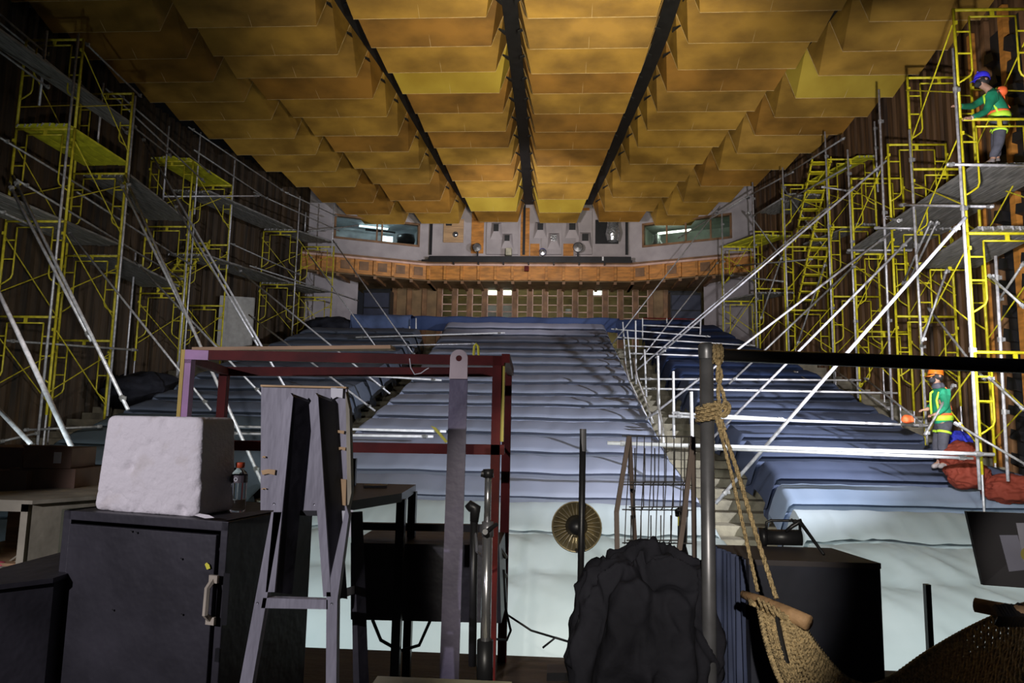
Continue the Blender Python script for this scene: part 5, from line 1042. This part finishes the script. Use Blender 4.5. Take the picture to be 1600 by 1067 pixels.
def person(J, label, helm, trou, extras):
    r = thing('person', J['ground'], label, 'person')
    g = lambda k: V(J[k])
    def hand(s_, w_, fw, up):
        side = fw.cross(up).normalized(); ch = []; palm = w_+fw*.05
        for k in range(4):
            base = palm+side*(.024-.016*k)+fw*.03; L = (.034, .040, .037, .028)[k]
            ch.append([(s_+'h', palm, .034), (s_+'f%d' % k, base, .0125), (s_+'g%d' % k, base+fw*L*.8-up*.006, .011), (s_+'e%d' % k, base+fw*L*1.1-up*.035, .010)])
        ch.append([(s_+'h', palm, .034), (s_+'t0', w_+side*.035+fw*.035, .010), (s_+'t1', w_+side*.052+fw*.06-up*.012, .0085)])
        return ch
    body = [[('pel', g('pel'), .09), ('spine', g('spine'), .085), ('chest', g('chest'), .10), ('neck', g('neck'), .055), ('chin', g('head')-Z*.07+g('face')*.02, .065), ('head', g('head'), .088), ('crown', g('head')+Z*.05, .08)]]
    for s_ in ('L', 'R'):
        body.append([('chest', g('chest'), .10), (s_+'sh', g(s_+'sh'), .06), (s_+'el', g(s_+'el'), .042), (s_+'wr', g(s_+'wr'), .034), (s_+'h', g(s_+'wr')+g(s_+'fw')*.05, .026)])
        body.append([('pel', g('pel'), .09), (s_+'hip', g(s_+'hip'), .085), (s_+'kn', g(s_+'kn'), .058), (s_+'an', g(s_+'an'), .04), (s_+'toe', g(s_+'an')+g('face')*.14-Z*.05, .035)])
        body += hand(s_, g(s_+'wr'), g(s_+'fw'), g(s_+'up'))
    skin_mesh('body', body, SKIN, r, 2)
    sh = [[('hem', g('pel')-(g('spine')-g('pel'))*.15, .165), ('pel', g('pel')+(g('spine')-g('pel'))*.35, .155), ('spine', g('spine'), .150), ('chest', g('chest'), .150), ('neck', g('neck')-(g('neck')-g('chest'))*.25, .075)]]
    for s_ in ('L', 'R'): sh.append([('chest', g('chest'), .150), (s_+'sh', g(s_+'sh'), .080), (s_+'el', g(s_+'el'), .060), (s_+'wr', g(s_+'wr')-(g(s_+'wr')-g(s_+'el')).normalized()*.03, .044)])
    skin_mesh('shirt', sh, SHIRT, r, 2)
    tr_ = [[('pel', g('pel'), .142), ('w', g('pel')+(g('spine')-g('pel'))*.45, .145)]]
    for s_ in ('L', 'R'): tr_.append([('pel', g('pel'), .142), (s_+'hip', g(s_+'hip'), .108), (s_+'kn', g(s_+'kn'), .083), (s_+'an', g(s_+'an')+Z*.03, .066)])
    skin_mesh('trousers', tr_, trou, r, 2)
    for s_ in ('L', 'R'): skin_mesh('boot', [[('a', g(s_+'an')+Z*.04, .055), ('b', g(s_+'an')-Z*.03, .056), ('c', g(s_+'an')+g('face')*.09-Z*.045, .050), ('d', g(s_+'an')+g('face')*.17-Z*.055, .042)]], BOOT, r, 1)
    h, fc = g('head'), g('face'); sd = fc.cross(Z).normalized(); up = (Z+fc*-.15).normalized()
    hc = h+Z*.02
    b = MB(); b.lathe(hc-up*.005, [(.118, 0), (.120, .03), (.112, .075), (.085, .115), (.04, .136), (0, .14)], 22, up); b.lathe(hc-up*.005, [(.118, 0), (.125, -.004), (.118, .008)], 22, up)
    b.obox(hc+fc*.10-sd*.08, fc*.07-Z*.015, sd*.16, Z*.008); b.obox(hc-fc*.115-sd*.012+up*.05, fc*.22+up*.09, sd*.024, up*.012); b.build('helmet', helm, r, smooth=True)
    b = MB(); b.lathe(h-fc*.02-up*.02, [(.094, .03), (.100, -.0), (.094, -.035), (.07, -.06)], 16, up); b.build('hair', HAIR, r, smooth=True)
    b = MB(); b.poly([h+fc*.085-sd*.0-Z*.015, h+fc*.112-Z*.035, h+fc*.095-Z*.05], .016, 8, rs=[.010, .016, .012]); b.build('nose', SKIN, r, smooth=True)
    for q in (-1, 1):
        b = MB(); b.lathe(h+fc*.083+sd*.032*q+Z*.002, [(.012, -.004), (.009, .006), (0, .009)], 8, fc); b.build('eye', BLKM, r); b = MB(); b.lathe(h+sd*.088*q-Z*.01, [(.026, -.008), (.028, .004), (.012, .012), (0, .010)], 10, sd*q); b.build('ear', SKIN, r, smooth=True)
    b = MB(); b.poly([h+fc*.055-Z*.085, h+fc*.092-Z*.055, h+fc*.098-Z*.025], .05, 12, rs=[.045, .058, .040]); b.build('face_mask', MASK, r, smooth=True)
    # harness
    ch, sp, pe_ = g('chest'), g('spine'), g('pel'); ax = (ch-sp).normalized(); fr = fc; 
    for s_ in (-1, 1):
        b = MB(); b.poly([ch+ax*.13+sd*.07*s_-fr*.02, ch+fr*.13+sd*.08*s_+ax*.06, ch+fr*.165+sd*.06*s_-ax*.06, sp+fr*.145+sd*.08*s_-ax*.06], .019, 6); b.build('chest_strap', VEST, r, smooth=True)
        b = MB(); b.poly([ch+ax*.13+sd*.07*s_-fr*.02, ch-fr*.14+sd*.05*s_+ax*.05, sp-fr*.145-sd*.05*s_], .019, 6); b.build('back_strap', VORG, r, smooth=True)
        b = MB(); hp = g(('L' if s_ < 0 else 'R')+'hip'); kn = g(('L' if s_ < 0 else 'R')+'kn'); c_ = hp+(kn-hp)*.25; a2 = (kn-hp).normalized(); b.lathe(c_, [(.104, -.02), (.112, -.018), (.112, .018), (.104, .02)], 14, a2); b.build('leg_strap', VEST, r, smooth=True)
    b = MB(); wc_ = pe_+(sp-pe_)*.45; b.lathe(wc_, [(.142, -.045), (.158, -.04), (.160, .04), (.144, .045)], 20, (sp-pe_)); b.build('waist_belt', VEST, r, smooth=True)
    b = MB(); b.lathe(wc_+ax*.06, [(.145, -.02), (.157, -.018), (.157, .018), (.145, .02)], 20, (sp-pe_)); b.build('belt_trim', VORG, r, smooth=True)
    for q in (-.6, .3): MB().lathe(wc_-fr*.15+sd*.1*q, [(.03, -.02), (.045, 0), (.03, .02)], 10, Z).build('tool_pouch', BLKM, r, smooth=True)
    extras(r, g, fc, sd); return r
DW = 11.35
def W_(x, y, dd=0): return at(x, y, DW+dd)
hL, hR = at(1494, 160, 10.92), at(1507, 184, 10.95)
def ex1(r, g, fc, sd):
    b = MB(); b.poly([g('pel')-fc*.12, g('pel')-fc*.2-Z*.05, g('pel')-fc*.12-Z*.2, g('pel')-fc*.02-Z*.14], .012, 6); b.build('hook_lanyard', VEST, r)
    lump('shoulder_pack', g('chest')-fc*.10+Z*.07, (.10, .12, .09), VORG, None, None, 2, 2, .1, 3, r)
    MB().lathe(g('Rwr')-(g('Rwr')-g('Rel')).normalized()*.02, [(.032, -.015), (.036, 0), (.032, .015)], 12, (g('Rwr')-g('Rel'))).build('wrist_band', LABEL, r)
J1 = dict(ground=W_(1552, 262), pel=W_(1562, 191), spine=W_(1562, 172), chest=W_(1555, 151), neck=W_(1543, 138), head=W_(1534, 126), face=V((-1, -.25, -.18)).normalized(),
    Lsh=W_(1548, 147, .17), Lel=W_(1520, 166, .10), Lwr=hL+V((.10, .10, -.02)), Rsh=W_(1553, 148, -.16), Rel=W_(1540, 175, -.24), Rwr=hR+V((.10, .02, 0)),
    Lfw=V((-.95, -.2, .1)).normalized(), Lup=V((0, -.3, 1)).normalized(), Rfw=V((-1, -.1, -.05)).normalized(), Rup=V((0, .2, 1)).normalized(),
    Lhip=W_(1560, 197, .10), Lkn=W_(1556, 226, .13), Lan=W_(1558, 250, .16), Rhip=W_(1563, 198, -.09), Rkn=W_(1560, 226, -.10), Ran=W_(1550, 251, -.06))
person(J1, 'worker in blue helmet, black mask and green shirt gripping the tall tube on upper deck', HBLUE, TROU, ex1)
D3 = 12.1
def W2(x, y, dd=0): return at(x, y, D3+dd)
def ex2(r, g, fc, sd):
    b = MB(); b.lathe(g('neck')-Z*.01, [(.09, -.05), (.105, -.02), (.09, .02), (.075, .05)], 14); b.build('neck_scarf', TROU, r, smooth=True)
J2 = dict(ground=W2(1472, 728), pel=W2(1474, 662), spine=W2(1472, 642), chest=W2(1470, 618), neck=W2(1466, 602), head=W2(1462, 587), face=V((-.9, -.3, -.15)).normalized(),
    Lsh=W2(1462, 613, .16), Lel=W2(1458, 632, .2), Lwr=W2(1448, 640, .05), Rsh=W2(1475, 613, -.14), Rel=W2(1478, 636, -.16), Rwr=W2(1462, 648, -.2),
    Lfw=V((-1, 0, -.1)).normalized(), Lup=V((0, 0, 1)), Rfw=V((-1, -.1, -.1)).normalized(), Rup=V((0, 0, 1)),
    Lhip=W2(1470, 668, .09), Lkn=W2(1464, 698, .1), Lan=W2(1468, 722, .12), Rhip=W2(1476, 668, -.09), Rkn=W2(1472, 698, -.12), Ran=W2(1478, 722, -.06))
person(J2, 'worker in orange helmet and green shirt standing low beside the right seats', HORG, TROU, ex2)
# tidy helper properties
for o in list(bpy.data.objects):
    for k in ('_w', '_local'):
        if k in o.keys(): del o[k]
